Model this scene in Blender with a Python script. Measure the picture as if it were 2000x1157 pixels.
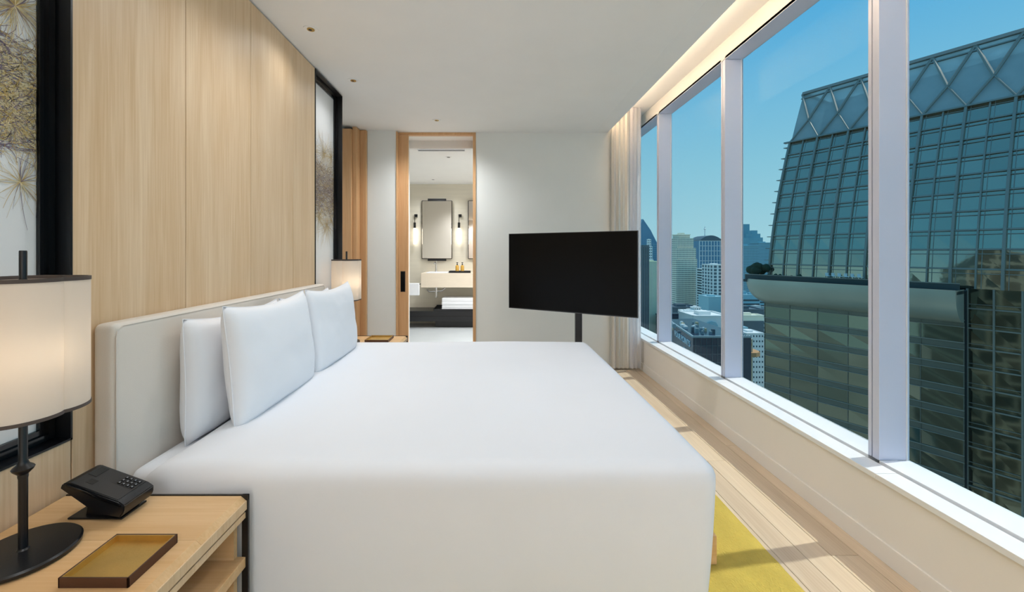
import bpy, bmesh, math, random
from mathutils import Vector, Matrix, noise
random.seed(7)
S = bpy.context.scene
for o in list(bpy.data.objects): bpy.data.objects.remove(o)
COL = S.collection
PI = math.pi

# ------------------------------------------------------------------ camera
F, CX, CY, H = 800.0, 961.0, 492.0, 1.33          # focal px, principal point, eye height
cam_d = bpy.data.cameras.new('camera'); cam = bpy.data.objects.new('camera', cam_d); COL.objects.link(cam)
cam.location = (0, 0, H); cam.rotation_euler = (PI/2, 0, 0)
cam_d.sensor_fit = 'HORIZONTAL'; cam_d.sensor_width = 36; cam_d.lens = F/2000*36
cam_d.shift_x = (1000-CX)/2000; cam_d.shift_y = -(578.5-CY)/2000
cam_d.clip_start = 0.05; cam_d.clip_end = 5000
S.camera = cam

def lin(c):
    c = c/255.0
    return c/12.92 if c <= 0.04045 else ((c+0.055)/1.055)**2.4
def rgb(r, g, b): return (lin(r), lin(g), lin(b), 1)

# ------------------------------------------------------------------ sky, sun, exposure
W = bpy.data.worlds.new('sky'); S.world = W; W.use_nodes = True
nt = W.node_tree; nt.nodes.clear()
wo = nt.nodes.new('ShaderNodeOutputWorld'); bg = nt.nodes.new('ShaderNodeBackground')
tc = nt.nodes.new('ShaderNodeTexCoord'); sp = nt.nodes.new('ShaderNodeSeparateXYZ'); rp = nt.nodes.new('ShaderNodeValToRGB')
nt.links.new(tc.outputs['Generated'], sp.inputs[0]); nt.links.new(sp.outputs['Z'], rp.inputs[0])
nt.links.new(rp.outputs[0], bg.inputs[0]); nt.links.new(bg.outputs[0], wo.inputs[0])
e = rp.color_ramp.elements
e[0].position = 0.0; e[0].color = rgb(160, 202, 214)
e[1].position = 1.0; e[1].color = rgb(78, 150, 206)
x = e.new(0.18); x.color = rgb(134, 190, 212)
x = e.new(0.43); x.color = rgb(86, 167, 214)
bg.inputs[1].default_value = 0.84
sun_d = bpy.data.lights.new('sun', 'SUN'); sun = bpy.data.objects.new('sun', sun_d); COL.objects.link(sun)
sun_d.energy = 1.9; sun_d.angle = math.radians(0.6); sun_d.color = (1, 0.95, 0.86)
SUNDIR = Vector((0.46, 0.087, 1.0)).normalized()
sun.rotation_euler = SUNDIR.to_track_quat('Z', 'Y').to_euler()
S.view_settings.view_transform = 'Standard'; S.view_settings.look = 'None'
S.view_settings.exposure = 0.46; S.view_settings.gamma = 1.0; S.view_settings.use_curve_mapping = False

# ------------------------------------------------------------------ materials
M = {}
def mat(key, col, rough=0.5, metal=0.0, bump=0.0, bscale=60, var=0.0, vscale=4, spec=0.5, emit=None, estr=0.0, stretch=(1,1,1), rnd=0.0):
    m = bpy.data.materials.new(key); m.use_nodes = True; M[key] = m
    n = m.node_tree.nodes; l = m.node_tree.links; p = n['Principled BSDF']
    p.inputs['Base Color'].default_value = col; p.inputs['Roughness'].default_value = rough
    p.inputs['Metallic'].default_value = metal; p.inputs['Specular IOR Level'].default_value = spec
    t = n.new('ShaderNodeTexCoord'); mp = n.new('ShaderNodeMapping'); mp.inputs['Scale'].default_value = stretch
    l.new(t.outputs['Object'], mp.inputs['Vector'])
    nz = n.new('ShaderNodeTexNoise'); nz.inputs['Scale'].default_value = vscale; nz.inputs['Detail'].default_value = 6
    l.new(mp.outputs[0], nz.inputs['Vector'])
    hs = n.new('ShaderNodeHueSaturation'); hs.inputs['Color'].default_value = col
    mr = n.new('ShaderNodeMapRange'); mr.inputs['From Min'].default_value = .3; mr.inputs['From Max'].default_value = .7
    mr.inputs['To Min'].default_value = 1-var; mr.inputs['To Max'].default_value = 1+var
    l.new(nz.outputs['Fac'], mr.inputs['Value'])
    if rnd:
        oi = n.new('ShaderNodeObjectInfo'); r2 = n.new('ShaderNodeMapRange'); mu = n.new('ShaderNodeMath'); mu.operation = 'MULTIPLY'
        r2.inputs['To Min'].default_value = 1-rnd; r2.inputs['To Max'].default_value = 1+rnd
        l.new(oi.outputs['Random'], r2.inputs['Value']); l.new(r2.outputs[0], mu.inputs[0]); l.new(mr.outputs[0], mu.inputs[1])
        l.new(mu.outputs[0], hs.inputs['Value'])
    else: l.new(mr.outputs[0], hs.inputs['Value'])
    l.new(hs.outputs[0], p.inputs['Base Color'])
    if bump:
        nb = n.new('ShaderNodeTexNoise'); nb.inputs['Scale'].default_value = bscale; nb.inputs['Detail'].default_value = 4
        l.new(mp.outputs[0], nb.inputs['Vector'])
        b = n.new('ShaderNodeBump'); b.inputs['Strength'].default_value = bump; b.inputs['Distance'].default_value = .01
        l.new(nb.outputs['Fac'], b.inputs['Height']); l.new(b.outputs[0], p.inputs['Normal'])
    if emit is not None:
        p.inputs['Emission Color'].default_value = emit; p.inputs['Emission Strength'].default_value = estr
    return m
def wood(key, c1, c2, grain='Z', rough=.42, rnd=.05, fine=1.0, shift=True):
    m = bpy.data.materials.new(key); m.use_nodes = True; M[key] = m
    n = m.node_tree.nodes; l = m.node_tree.links; p = n['Principled BSDF']
    p.inputs['Roughness'].default_value = rough; p.inputs['Specular IOR Level'].default_value = .35
    t = n.new('ShaderNodeTexCoord'); oi = n.new('ShaderNodeObjectInfo')
    ad = n.new('ShaderNodeVectorMath'); ad.operation = 'ADD'
    cb = n.new('ShaderNodeCombineXYZ'); mm = n.new('ShaderNodeMath'); mm.operation = 'MULTIPLY'; mm.inputs[1].default_value = 37.0
    l.new(oi.outputs['Random'], mm.inputs[0])
    for i in range(3): l.new(mm.outputs[0], cb.inputs[i])
    l.new(t.outputs['Object'], ad.inputs[0]); l.new(cb.outputs[0], ad.inputs[1])
    mp = n.new('ShaderNodeMapping'); l.new(ad.outputs[0], mp.inputs['Vector'])
    sc = [9*fine]*3; sc['XYZ'.index(grain)] = .55*fine; mp.inputs['Scale'].default_value = sc
    nz = n.new('ShaderNodeTexNoise'); nz.inputs['Scale'].default_value = 1.0; nz.inputs['Detail'].default_value = 3; nz.inputs['Distortion'].default_value = .8
    l.new(mp.outputs[0], nz.inputs['Vector'])
    mp2 = n.new('ShaderNodeMapping'); l.new(ad.outputs[0], mp2.inputs['Vector'])
    sc = [150*fine]*3; sc['XYZ'.index(grain)] = 4*fine; mp2.inputs['Scale'].default_value = sc
    n2 = n.new('ShaderNodeTexNoise'); n2.inputs['Scale'].default_value = 1.0; n2.inputs['Detail'].default_value = 4
    l.new(mp2.outputs[0], n2.inputs['Vector'])
    mx = n.new('ShaderNodeMath'); mx.operation = 'MULTIPLY_ADD'; mx.inputs[1].default_value = .45
    l.new(n2.outputs['Fac'], mx.inputs[0]); 
    m3 = n.new('ShaderNodeMath'); m3.operation = 'MULTIPLY'; m3.inputs[1].default_value = .6
    l.new(nz.outputs['Fac'], m3.inputs[0]); l.new(m3.outputs[0], mx.inputs[2])
    r = n.new('ShaderNodeValToRGB'); r.color_ramp.elements[0].position = .36; r.color_ramp.elements[1].position = .70
    r.color_ramp.elements[0].color = c1; r.color_ramp.elements[1].color = c2
    l.new(mx.outputs[0], r.inputs[0])
    hs = n.new('ShaderNodeHueSaturation'); l.new(r.outputs[0], hs.inputs['Color'])
    r2 = n.new('ShaderNodeMapRange'); r2.inputs['To Min'].default_value = 1-rnd; r2.inputs['To Max'].default_value = 1+rnd
    l.new(oi.outputs['Random'], r2.inputs['Value']); l.new(r2.outputs[0], hs.inputs['Value'])
    l.new(hs.outputs[0], p.inputs['Base Color'])
    b = n.new('ShaderNodeBump'); b.inputs['Strength'].default_value = .06; b.inputs['Distance'].default_value = .004
    l.new(n2.outputs['Fac'], b.inputs['Height']); l.new(b.outputs[0], p.inputs['Normal'])
    return m

wood('oak_panel', rgb(214,179,137), rgb(234,207,173), 'Z', rnd=.035)
wood('oak_table', rgb(212,168,116), rgb(228,190,142), 'X', rnd=.03)
wood('oak_edge', rgb(214,178,134), rgb(232,202,164), 'Z', rnd=.02, fine=1.6)
wood('oak_door', rgb(206,156,108), rgb(224,180,134), 'Z', rnd=.02)
wood('oak_floor', rgb(190,170,146), rgb(212,195,172), 'Y', rough=.38, rnd=.07)
mat('plaster', rgb(243,243,242), .9, bump=.02, bscale=200, var=.01)
mat('plaster_back', rgb(238,238,234), .9, bump=.02, bscale=200, var=.01)
mat('plaster_warm', rgb(239,234,228), .85, bump=.02, bscale=200, var=.01)
mat('dark_gap', rgb(30,28,27), .8)
mat('black_metal', rgb(20,20,23), .32, bump=.02, bscale=300)
mat('black_gloss', rgb(14,14,16), .12, spec=.5)
mat('black_screen', rgb(7,7,8), .3, spec=.16)
mat('bronze', rgb(92,66,54), .38, .6, var=.05, vscale=20)
mat('brass', rgb(206,172,102), .42, .85, bump=.08, bscale=90, var=.08, vscale=14)
mat('leather', rgb(228,218,206), .55, bump=.10, bscale=420, var=.015)
mat('linen', rgb(238,239,243), .9, bump=.05, bscale=700, var=.006)
mat('linen_pillow', rgb(243,243,246), .9, bump=.05, bscale=700, var=.006)
mat('alu', rgb(204,212,234), .42, .1, var=.01)
mat('alu_white', rgb(232,235,240), .45, .0, var=.01)
mat('gasket', rgb(96,98,104), .6)
mat('sill_stone', rgb(234,235,238), .35, var=.015, vscale=8)
mat('rug', rgb(196,172,80), .95, bump=.9, bscale=160, var=.10, vscale=9, stretch=(1,.5,1))
mat('chrome', rgb(215,216,218), .12, 1.0)
mat('mirror', rgb(235,228,220), .02, 1.0)
mat('bath_tile', rgb(226,219,202), .45, var=.04, vscale=3, stretch=(.6,.6,7))
mat('bath_stone', rgb(230,216,196), .35, var=.03, vscale=5, stretch=(1,1,6))
mat('bath_floor', rgb(206,211,213), .25, var=.03, vscale=3)
mat('towel', rgb(238,239,242), .95, bump=.4, bscale=300)
mat('amber', rgb(206,160,70), .15, spec=.6)
mat('black_plastic', rgb(17,18,22), .28, bump=.02, bscale=500)
mat('key_white', rgb(150,152,160), .4)
mat('bulb', (1,.85,.65,1), .4, emit=(1,.82,.58,1), estr=2)
mat('tube_glow', (1,.95,.85,1), .4, emit=(1,.93,.80,1), estr=3.5)
mat('led', (1,.8,.55,1), .4, emit=(1,.74,.45,1), estr=4)
mat('art_ground', rgb(240,239,238), .35, var=.03, vscale=2)
mat('thread_gold', rgb(196,164,92), .7)
mat('thread_plum', rgb(122,104,118), .7)
mat('thread_straw', rgb(218,200,158), .7)
mat('shade_trim', rgb(78,66,60), .6)

def shader_mix(key, build):
    m = bpy.data.materials.new(key); m.use_nodes = True; M[key] = m
    n = m.node_tree.nodes; l = m.node_tree.links
    n.remove(n['Principled BSDF']); build(n, l, n['Material Output'])
def _glass(n, l, out, tint=(.93,.965,.96,1)):
    t = n.new('ShaderNodeBsdfTransparent'); t.inputs[0].default_value = tint
    g = n.new('ShaderNodeBsdfGlossy'); g.inputs['Roughness'].default_value = .0
    f = n.new('ShaderNodeFresnel'); gm = n.new('ShaderNodeNewGeometry'); ir = n.new('ShaderNodeMapRange')
    ir.inputs['To Min'].default_value = 1.08; ir.inputs['To Max'].default_value = 1/1.08     # same coated pane from both sides
    l.new(gm.outputs['Backfacing'], ir.inputs['Value']); l.new(ir.outputs[0], f.inputs[0])
    mx = n.new('ShaderNodeMixShader'); l.new(f.outputs[0], mx.inputs[0]); l.new(t.outputs[0], mx.inputs[1]); l.new(g.outputs[0], mx.inputs[2])
    l.new(mx.outputs[0], out.inputs[0])
shader_mix('window_glass', _glass)
shader_mix('picture_glass', lambda n, l, out: _glass(n, l, out, (.995,.995,.995,1)))
def _cloth(col, tr, transp):
    def b(n, l, out):
        d = n.new('ShaderNodeBsdfDiffuse'); d.inputs[0].default_value = col
        t = n.new('ShaderNodeBsdfTranslucent'); t.inputs[0].default_value = col
        m1 = n.new('ShaderNodeMixShader'); m1.inputs[0].default_value = tr
        l.new(d.outputs[0], m1.inputs[1]); l.new(t.outputs[0], m1.inputs[2])
        tp = n.new('ShaderNodeBsdfTransparent'); m2 = n.new('ShaderNodeMixShader'); m2.inputs[0].default_value = transp
        w = n.new('ShaderNodeTexNoise'); w.inputs['Scale'].default_value = 400
        l.new(m1.outputs[0], m2.inputs[1]); l.new(tp.outputs[0], m2.inputs[2])
        bp = n.new('ShaderNodeBump'); bp.inputs['Strength'].default_value = .08; l.new(w.outputs['Fac'], bp.inputs['Height'])
        l.new(bp.outputs[0], d.inputs['Normal'])
        l.new(m2.outputs[0], out.inputs[0])
    return b
shader_mix('drape', _cloth(rgb(244,240,233), .08, 0))
shader_mix('sheer', _cloth(rgb(250,249,252), .55, .05))
shader_mix('lamp_shade', _cloth(rgb(240,231,220), .42, 0))

# ------------------------------------------------------------------ mesh helpers
def box(bm, x0, x1, y0, y1, z0, z1, bev=0, seg=2):
    g = bmesh.ops.create_cube(bm, size=1)['verts']
    for v in g:
        v.co = Vector((x0+(v.co.x+.5)*(x1-x0), y0+(v.co.y+.5)*(y1-y0), z0+(v.co.z+.5)*(z1-z0)))
    if bev:
        ed = list({e for v in g for e in v.link_edges})
        bmesh.ops.bevel(bm, geom=ed, offset=bev, segments=seg, affect='EDGES', profile=.6)
    return bm
def B(*a, **k): return box(bmesh.new(), *a, **k)
def lathe(bm, pts, c=(0,0,0), n=32, axis='Z'):
    rings = []
    for r, z in pts:
        ring = []
        for i in range(n):
            a = 2*PI*i/n
            p = Vector((r*math.cos(a), r*math.sin(a), z))
            if axis == 'Y': p = Vector((p.x, p.z, p.y))
            ring.append(bm.verts.new(p+Vector(c)))
        rings.append(ring)
    for a, b in zip(rings, rings[1:]):
        for i in range(n):
            bm.faces.new((a[i], a[(i+1) % n], b[(i+1) % n], b[i]))
    bm.faces.new(rings[0][::-1]); bm.faces.new(rings[-1])
    return bm
def tube(bm, pts, r, n=8):
    pts = [Vector(p) for p in pts]; rings = []
    for i, p in enumerate(pts):
        d = (pts[min(i+1, len(pts)-1)]-pts[max(i-1, 0)]).normalized()
        up = Vector((0,0,1)) if abs(d.z) < .9 else Vector((1,0,0))
        a = d.cross(up).normalized(); b = d.cross(a)
        rings.append([bm.verts.new(p+a*r*math.cos(2*PI*k/n)+b*r*math.sin(2*PI*k/n)) for k in range(n)])
    for a, b in zip(rings, rings[1:]):
        for k in range(n): bm.faces.new((a[k], a[(k+1) % n], b[(k+1) % n], b[k]))
    bm.faces.new(rings[0][::-1]); bm.faces.new(rings[-1])
    return bm
def prism(bm, poly, y0, y1, axis='Y', bev=0):
    def P(a, b, t): return {'Y': (a, t, b), 'X': (t, a, b), 'Z': (a, b, t)}[axis]
    A = [bm.verts.new(P(a, b, y0)) for a, b in poly]; Bv = [bm.verts.new(P(a, b, y1)) for a, b in poly]
    n = len(poly); fs = []
    for i in range(n): fs.append(bm.faces.new((A[i], A[(i+1) % n], Bv[(i+1) % n], Bv[i])))
    fs.append(bm.faces.new(A[::-1])); fs.append(bm.faces.new(Bv))
    if bev:
        ed = list({e for f in fs for e in f.edges})
        bmesh.ops.bevel(bm, geom=ed, offset=bev, segments=2, affect='EDGES')
    return bm
def wloc(o):
    v = Vector((0,0,0))
    while o: v += o.location; o = o.parent
    return v
def obj(name, bm, material, parent=None, smooth=False, label=None, kind=None, local=False):
    """link bm (world coordinates) as ONE mesh object; under a parent the mesh is shifted to the parent's origin"""
    if parent and not local:
        d = -wloc(parent)
        for v in bm.verts: v.co += d
    bmesh.ops.recalc_face_normals(bm, faces=bm.faces)
    me = bpy.data.meshes.new(name); bm.to_mesh(me); bm.free()
    if smooth:
        for p in me.polygons: p.use_smooth = True
        if smooth == 'auto': me.set_sharp_from_angle(angle=math.radians(38))
    me.materials.append(M[material] if isinstance(material, str) else material)
    o = bpy.data.objects.new(name, me); COL.objects.link(o); o.parent = parent
    if label: o['label'] = label
    if kind: o['kind'] = kind
    return o
def inst(name, me, parent=None, loc=(0,0,0), rot=(0,0,0), scale=(1,1,1)):
    o = bpy.data.objects.new(name, me); COL.objects.link(o); o.parent = parent
    o.location = Vector(loc)-(wloc(parent) if parent else Vector((0,0,0))); o.rotation_euler = rot; o.scale = scale
    return o
def tag(o, label, cat, group=None):
    o['label'] = label; o['category'] = cat
    if group: o['group'] = group
    return o
def thing(name, label, cat, loc, group=None):
    o = bpy.data.objects.new(name, None); COL.objects.link(o); o.location = loc; o.empty_display_size = .05
    return tag(o, label, cat, group)
def struct(name, bm=None, material=None, smooth=False, label=None):
    if bm is None:
        o = bpy.data.objects.new(name, None); COL.objects.link(o); o.empty_display_size = .05
    else: o = obj(name, bm, material, smooth=smooth)
    o['kind'] = 'structure'
    if label: o['label'] = label
    return o
def lamp_light(name, kind, loc, energy, color, parent=None, **k):
    d = bpy.data.lights.new(name, kind); d.energy = energy; d.color = color
    for a, b in k.items():
        if a != 'rot': setattr(d, a, b)
    o = bpy.data.objects.new(name, d); COL.objects.link(o); o.parent = parent
    o.location = Vector(loc)-(wloc(parent) if parent else Vector((0,0,0)))
    if 'rot' in k: o.rotation_euler = k['rot']
    return o

# ------------------------------------------------------------------ the room shell
XL, XC, XW, XS, XF, XG = -1.30, 1.32, 1.684, 1.665, 1.773, 1.90
ZC, ZR, ZH, ZS = 2.69, 2.94, 2.80, .366
YB, YR, YE = 4.68, -2.6, 5.62
# floor: dark underlay with every plank a child
fl = struct('floor', B(-1.75, 1.75, YR, 4.679, -.12, -.02), 'dark_gap', label='pale oak plank floor')
pw = .12; i = 0; xx = 1.365-pw*26
plank_mesh = {}
while xx < 1.70:
    y = YR - random.random()*1.6
    while y < 4.74:
        L = 1.9; y1 = min(y+L, 4.678); y0 = max(y, YR)
        if y1-y0 > .05:
            key = round(y1-y0, 3); x1 = min(xx+pw, 1.70)-.0012
            obj('plank', B(xx+.0012, x1, y0+.001, y1-.001, -.02, 0, bev=.0012, seg=1), 'oak_floor', fl)
        y += L
    xx += pw
# left wall: plaster core, oak veneer panels between two framed art niches
wl = struct('wall_left', B(-1.75, -1.40, YR, 3.55, 0, 3.05), 'dark_gap', label='oak panelled wall behind the headboard')
NZ = .75
for (a, b) in [(1.267, 1.739), (1.739, 2.208), (2.208, 2.677), (2.677, 3.006)]:
    obj('wood_panel', B(-1.40, XL, a+.0015, b-.0015, .0, ZC-.012, bev=.001, seg=1), 'oak_panel', wl)
obj('wood_panel', B(-1.40, XL, .72, 1.264, 0, NZ-.002, bev=.001, seg=1), 'oak_panel', wl)
obj('wood_panel', B(-1.40, XL, 3.009, 3.548, 0, NZ-.002, bev=.001, seg=1), 'oak_panel', wl)
for k in range(6):
    a = .72-.553*(k+1); obj('wood_panel', B(-1.40, XL, a+.0015, a+.5515, 0, ZC-.012, bev=.001, seg=1), 'oak_panel', wl)
# entry recess beyond the left wall
wr = struct('wall_recess', B(-1.75, -1.62, 3.55, 4.62, 0, 3.05), 'plaster', label='white wall of the recess beside the panelled wall')
obj('wood_panel', B(-1.62, -1.515, 4.40, 4.62, 0, 2.655, bev=.002), 'oak_door', wr)
obj('wood_panel', B(-1.514, -1.47, 4.44, 4.62, 0, ZC-.004, bev=.002), 'oak_door', wr)
obj('wood_panel', B(-1.469, -1.402, 4.56, 4.62, 0, ZC-.004, bev=.002), 'oak_door', wr)
# end wall around the sliding door
wb = struct('wall_back', B(-.185, 1.695, YB, YB+.29, 0, 3.05), 'plaster_back', label='off-white end wall beside the bathroom door')
obj('pocket_panel', B(-1.40, -1.075, 4.60, 4.655, 0, ZC+.02), 'plaster_back', wb)
obj('pocket_backing', B(-1.75, -1.00, 4.73, YB+.29, 0, 3.05), 'plaster_back', wb)
obj('header', B(-1.75, -.185, 4.73, YB+.29, 2.672, 3.05), 'plaster_warm', wb)
obj('drop_fascia', B(-1.75, -.185, YB+.27, YB+.30, 2.584, 2.69), 'plaster_warm', wb)
dj = struct('trim_1', B(-.218, -.185, 4.665, YB+.28, 0, 2.672, bev=.002), 'oak_door', label='slim oak jamb of the bathroom doorway')
dj2 = struct('trim_2', B(-1.078, -1.062, 4.592, 4.66, 0, 2.68, bev=.002), 'oak_door', label='thin oak edge of the door pocket')
dj3 = struct('trim_3', B(-1.062, -.185, 4.665, 4.725, 2.662, 2.69, bev=.002), 'oak_door', label='oak head strip above the bathroom doorway')
dr = struct('door_1', B(-1.40, -.957, 4.668, 4.712, .006, 2.66, bev=.002), 'oak_door', label='oak sliding pocket door of the bathroom')
obj('pull_handle', B(-1.043, -.988, 4.6665, 4.70, .872, 1.108, bev=.002), 'black_metal', dr, label='black recessed pull')
obj('handle_recess', B(-1.036, -.995, 4.6655, 4.667, .88, 1.10), 'black_gloss', dr)
struct('wall_closet', B(1.55, XG+.012, YE, YE+.1, -.1, 3.1), 'plaster', label='white wall closing the window line past the end wall')
# rear wall behind the camera
struct('wall_rear', B(-1.75, XG+.012, YR-.2, YR, -.1, 3.05), 'plaster', label='plain white wall at the near end of the room')
# ceiling with the curtain and cove recess along the window
ce = struct('ceiling', B(-1.75, 1.16, YR, YB+.0, ZC, 3.1), 'plaster', label='white ceiling with a lit cove along the window')
obj('cove_lip', B(1.16, XC, YR, YB, ZC, ZC+.028, bev=.002), 'plaster', ce)
obj('recess_soffit', B(1.16, XF, YR, YE, ZR, 3.1), 'plaster', ce)
# window wall: dwarf wall, head beam
wrt = struct('wall_right', B(XW, XG+.012, YR, YE, -.02, .345), 'plaster_warm', label='low cream wall below the window sill')
obj('head_beam', B(XF, XG+.012, YR, YE, ZH, 3.1), 'plaster', wrt)
struct('baseboard_right', B(XW-.009, XW, YR, YB, .0, .085, bev=.002), 'plaster_warm', label='cream baseboard under the window')
mull = [-1.844, -.604, .636, 1.876, 3.117, 4.351]; MW = .055
edges = [YR] + mull + [YE]
sl = struct('trim_4', label='pale stone window sill')
joints = [YR, -.70, .54, 1.78, 3.02, 4.25, 5.49]
for a, b in zip(joints, joints[1:]):
    obj('sill_slab', B(XS, XF-.012, a+.001, b-.001, .342, ZS, bev=.002), 'sill_stone', sl)
obj('shadow_gap', B(XF-.012, XF, YR, YE, .30, .350), 'gasket', sl)
for i in range(len(edges)-1):
    a = edges[i]+(MW if i else 0); b = edges[i+1]
    w = struct('window_%d' % (len(edges)-1-i), label='fixed window bay overlooking the city')
    obj('sill_rail', B(XF, XG+.012, a, b, .30, .374, bev=.002), 'alu_white', w)
    obj('head_rail', B(XF, XG+.012, a, b, ZH-.004, ZH+.02, bev=.002), 'alu', w)
    obj('glass_pane', B(XG, XG+.012, a, b, .374, ZH-.004), 'window_glass', w)
    if i:
        m = edges[i]; bm = bmesh.new()
        box(bm, XF, XG+.012, m, m+.033, .374, ZH-.004, bev=.0015)
        box(bm, XF, XG+.012, m+.038, m+MW, .374, ZH-.004, bev=.0015)
        mo = obj('mullion', bm, 'alu', w)
        bm = bmesh.new(); box(bm, XF+.012, XG+.012, m+.002, m+MW-.002, .374, ZH-.004)
        obj('gasket', bm, 'gasket', mo)
        bm = bmesh.new(); box(bm, XG-.004, XG, m-.004, m, .374, ZH-.004); obj('glazing_bead', bm, 'alu_white', mo)

# cove light strip on the lip
t = thing('cove_light', 'warm LED strip hidden behind the ceiling lip along the window', 'strip light', (1.22, 1, ZC+.028))
obj('strip', B(1.28, 1.31, YR+.1, YB-.1, ZC+.028, ZC+.036), 'led', t)
lamp_light('cove_glow', 'AREA', (1.298, (YR+YB)/2, ZC+.045), 26, (1,.72,.47), t, spread=math.radians(140), shape='RECTANGLE', size=.03, size_y=YB-YR-.3, rot=(PI,0,0))

# ------------------------------------------------------------------ downlights
def downlight(x, y, z, energy, label, group, color=(.95,.975,1), gold=True):
    t = thing('downlight', label, 'ceiling light', (x, y, z), group)
    bm = bmesh.new(); lathe(bm, [(.043,z),(.043,z-.004),(.030,z-.005),(.024,z-.002)], (x,y,0), 28); obj('trim_ring', bm, 'plaster', t, smooth='auto')
    bm = bmesh.new(); lathe(bm, [(.022,z-.0025),(.022,z-.0052),(.012,z-.0052)], (x,y,0), 20); obj('baffle', bm, 'brass' if gold else 'black_metal', t)
    bm = bmesh.new(); lathe(bm, [(.010,z-.0045),(.010,z-.0062)], (x-.004,y,0), 14); obj('lens', bm, 'black_metal', t)
    lamp_light('downlight_beam', 'SPOT', (x, y, z-.02), energy, color, t, spot_size=math.radians(150), spot_blend=.9, shadow_soft_size=.12)
downlight(-1.106, 2.50, ZC, 7, 'small round downlight above the oak panelling', None)
downlight(-1.10, 3.248, ZC, 9, 'small round downlight above the framed art next to the recess', None)
downlight(-.571, 4.23, ZC, 64, 'small round downlight in front of the bathroom door', None)
for (x, y, DE) in [(-.75, 1.95, 25), (.45, 1.95, 24), (-.55, .35, 22), (.6, -.6, 22), (-.7, -2.2, 80), (.2, -2.2, 80), (1.0, -2.2, 80)]:  # added lamps out of view, brightening the room beyond what daylight gives
    downlight(x, y, ZC, DE, 'added unseen downlight in the ceiling over the near end of the room', 'added unseen downlights over the near end of the room')

# ------------------------------------------------------------------ framed art in the niches
def art(y0, y1, label, seed, near):
    zb, zt = NZ, ZC-.012
    t = thing('framed_art', label, 'wall art', (-1.398, (y0+y1)/2, zb))
    XA = -1.345; bw = .047
    bm = bmesh.new()   # outer reveal
    for (a,b,c,d) in [(y0,y0+.006,zb,zt),(y1-.006,y1,zb,zt),(y0,y1,zb,zb+.006),(y0,y1,zt-.006,zt)]:
        box(bm, -1.396, XL+.004, a, b, c, d)
    obj('outer_frame', bm, 'black_metal', t)
    bm = bmesh.new()   # inner stepped border
    for (a,b,c,d) in [(y0+.006,y0+bw,zb+.006,zt-.006),(y1-bw,y1-.006,zb+.006,zt-.006),(y0+bw,y1-bw,zb+.006,zb+bw),(y0+bw,y1-bw,zt-bw,zt-.006)]:
        box(bm, -1.396, XA, a, b, c, d)
    for (a,b,c,d) in [(y0+.012,y0+.03,zb+.012,zt-.012),(y1-.03,y1-.012,zb+.012,zt-.012),(y0+.03,y1-.03,zb+.012,zb+.03),(y0+.03,y1-.03,zt-.03,zt-.012)]:
        box(bm, XA, XA+.008, a, b, c, d)
    obj('inner_frame', bm, 'black_gloss', t)
    obj('ground_panel', B(-1.396, XA-.012, y0+bw, y1-bw, zb+bw, zt-bw), 'art_ground', t)
    rnd = random.Random(seed)
    Y0, Y1 = y0+bw+.002, y1-bw-.002
    def ribbons(strokes, name, m):
        bm = bmesh.new()
        for pts, wd in strokes:
            prev = None
            for k, (yy, zz) in enumerate(pts):
                yy = min(max(yy, Y0), Y1); zz = min(max(zz, zb+bw), zt-bw)
                q = pts[min(k+1, len(pts)-1)]; r = pts[max(k-1, 0)]
                dy, dz = q[0]-r[0], q[1]-r[1]; L = math.hypot(dy, dz) or 1
                ww = wd*(1-.6*k/len(pts)); ny, nz = -dz/L*ww, dy/L*ww; xh = XA-.0115+.003*math.sin(PI*k/len(pts))
                cur = (bm.verts.new((xh, yy+ny, zz+nz)), bm.verts.new((xh, yy-ny, zz-nz)))
                if prev: bm.faces.new((prev[0], prev[1], cur[1], cur[0]))
                prev = cur
        o = obj(name, bm, m, t); o['kind'] = 'stuff'; return o
    def burst(cy, cz, n, L, out, up=0.0):
        for k in range(n):
            a = rnd.uniform(0, 2*PI); l = L*rnd.uniform(.35, 1.1); cv = rnd.uniform(-.5, .5)
            out[rnd.choice([0,0,1,2,2])].append(([(cy+l*u*math.cos(a+cv*u), cz+l*u*math.sin(a+cv*u)-.25*l*u*u*(.4+up)) for u in [i/6 for i in range(7)]], rnd.uniform(.0004, .0010)))
    out = [[], [], []]
    if near:
        zlo, zhi = 1.60, 1.955
        bl = [(1.165,2.03,150,.15),(1.02,2.10,110,.16),(.86,2.02,110,.15),(1.178,1.53,60,.12),(1.0,1.50,60,.13),(.84,1.55,50,.12),(1.15,1.72,90,.10),(1.08,2.2,60,.14)]
    else:
        zlo, zhi = 1.62, 2.05
        bl = [(3.12,2.1,120,.2),(3.30,2.12,140,.22),(3.45,2.12,120,.2),(3.2,1.6,120,.22),(3.36,1.55,120,.2),(3.45,1.6,80,.2)]
    for (cy, cz, n, L) in bl: burst(cy, cz, n, L, out)
    for k in range(2600 if near else 2200):
        cy = rnd.uniform(Y0-.02, Y1); cz = zlo+(zhi-zlo)*rnd.betavariate(1.6, 1.6); l = rnd.uniform(.03, .12); a = rnd.gauss(-.12, .28)
        cv = rnd.gauss(0, .6); c = rnd.choice([0,1,1,2,2,2] if near else [1,1,1,2,0])
        out[c].append(([(cy+l*u*math.cos(a+cv*u), cz+l*u*math.sin(a+cv*u)) for u in (0,.25,.5,.75,1)], rnd.uniform(.0005, .0013)))
    ribbons(out[0], 'gold_threads', 'thread_gold'); ribbons(out[1], 'plum_threads', 'thread_plum'); ribbons(out[2], 'straw_threads', 'thread_straw')
    obj('cover_glass', B(XA-.004, XA-.002, y0+bw, y1-bw, zb+bw, zt-bw), 'picture_glass', t)
art(.722, 1.266, 'black framed thread artwork beside the lamp with the telephone', 3, True)
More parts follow.
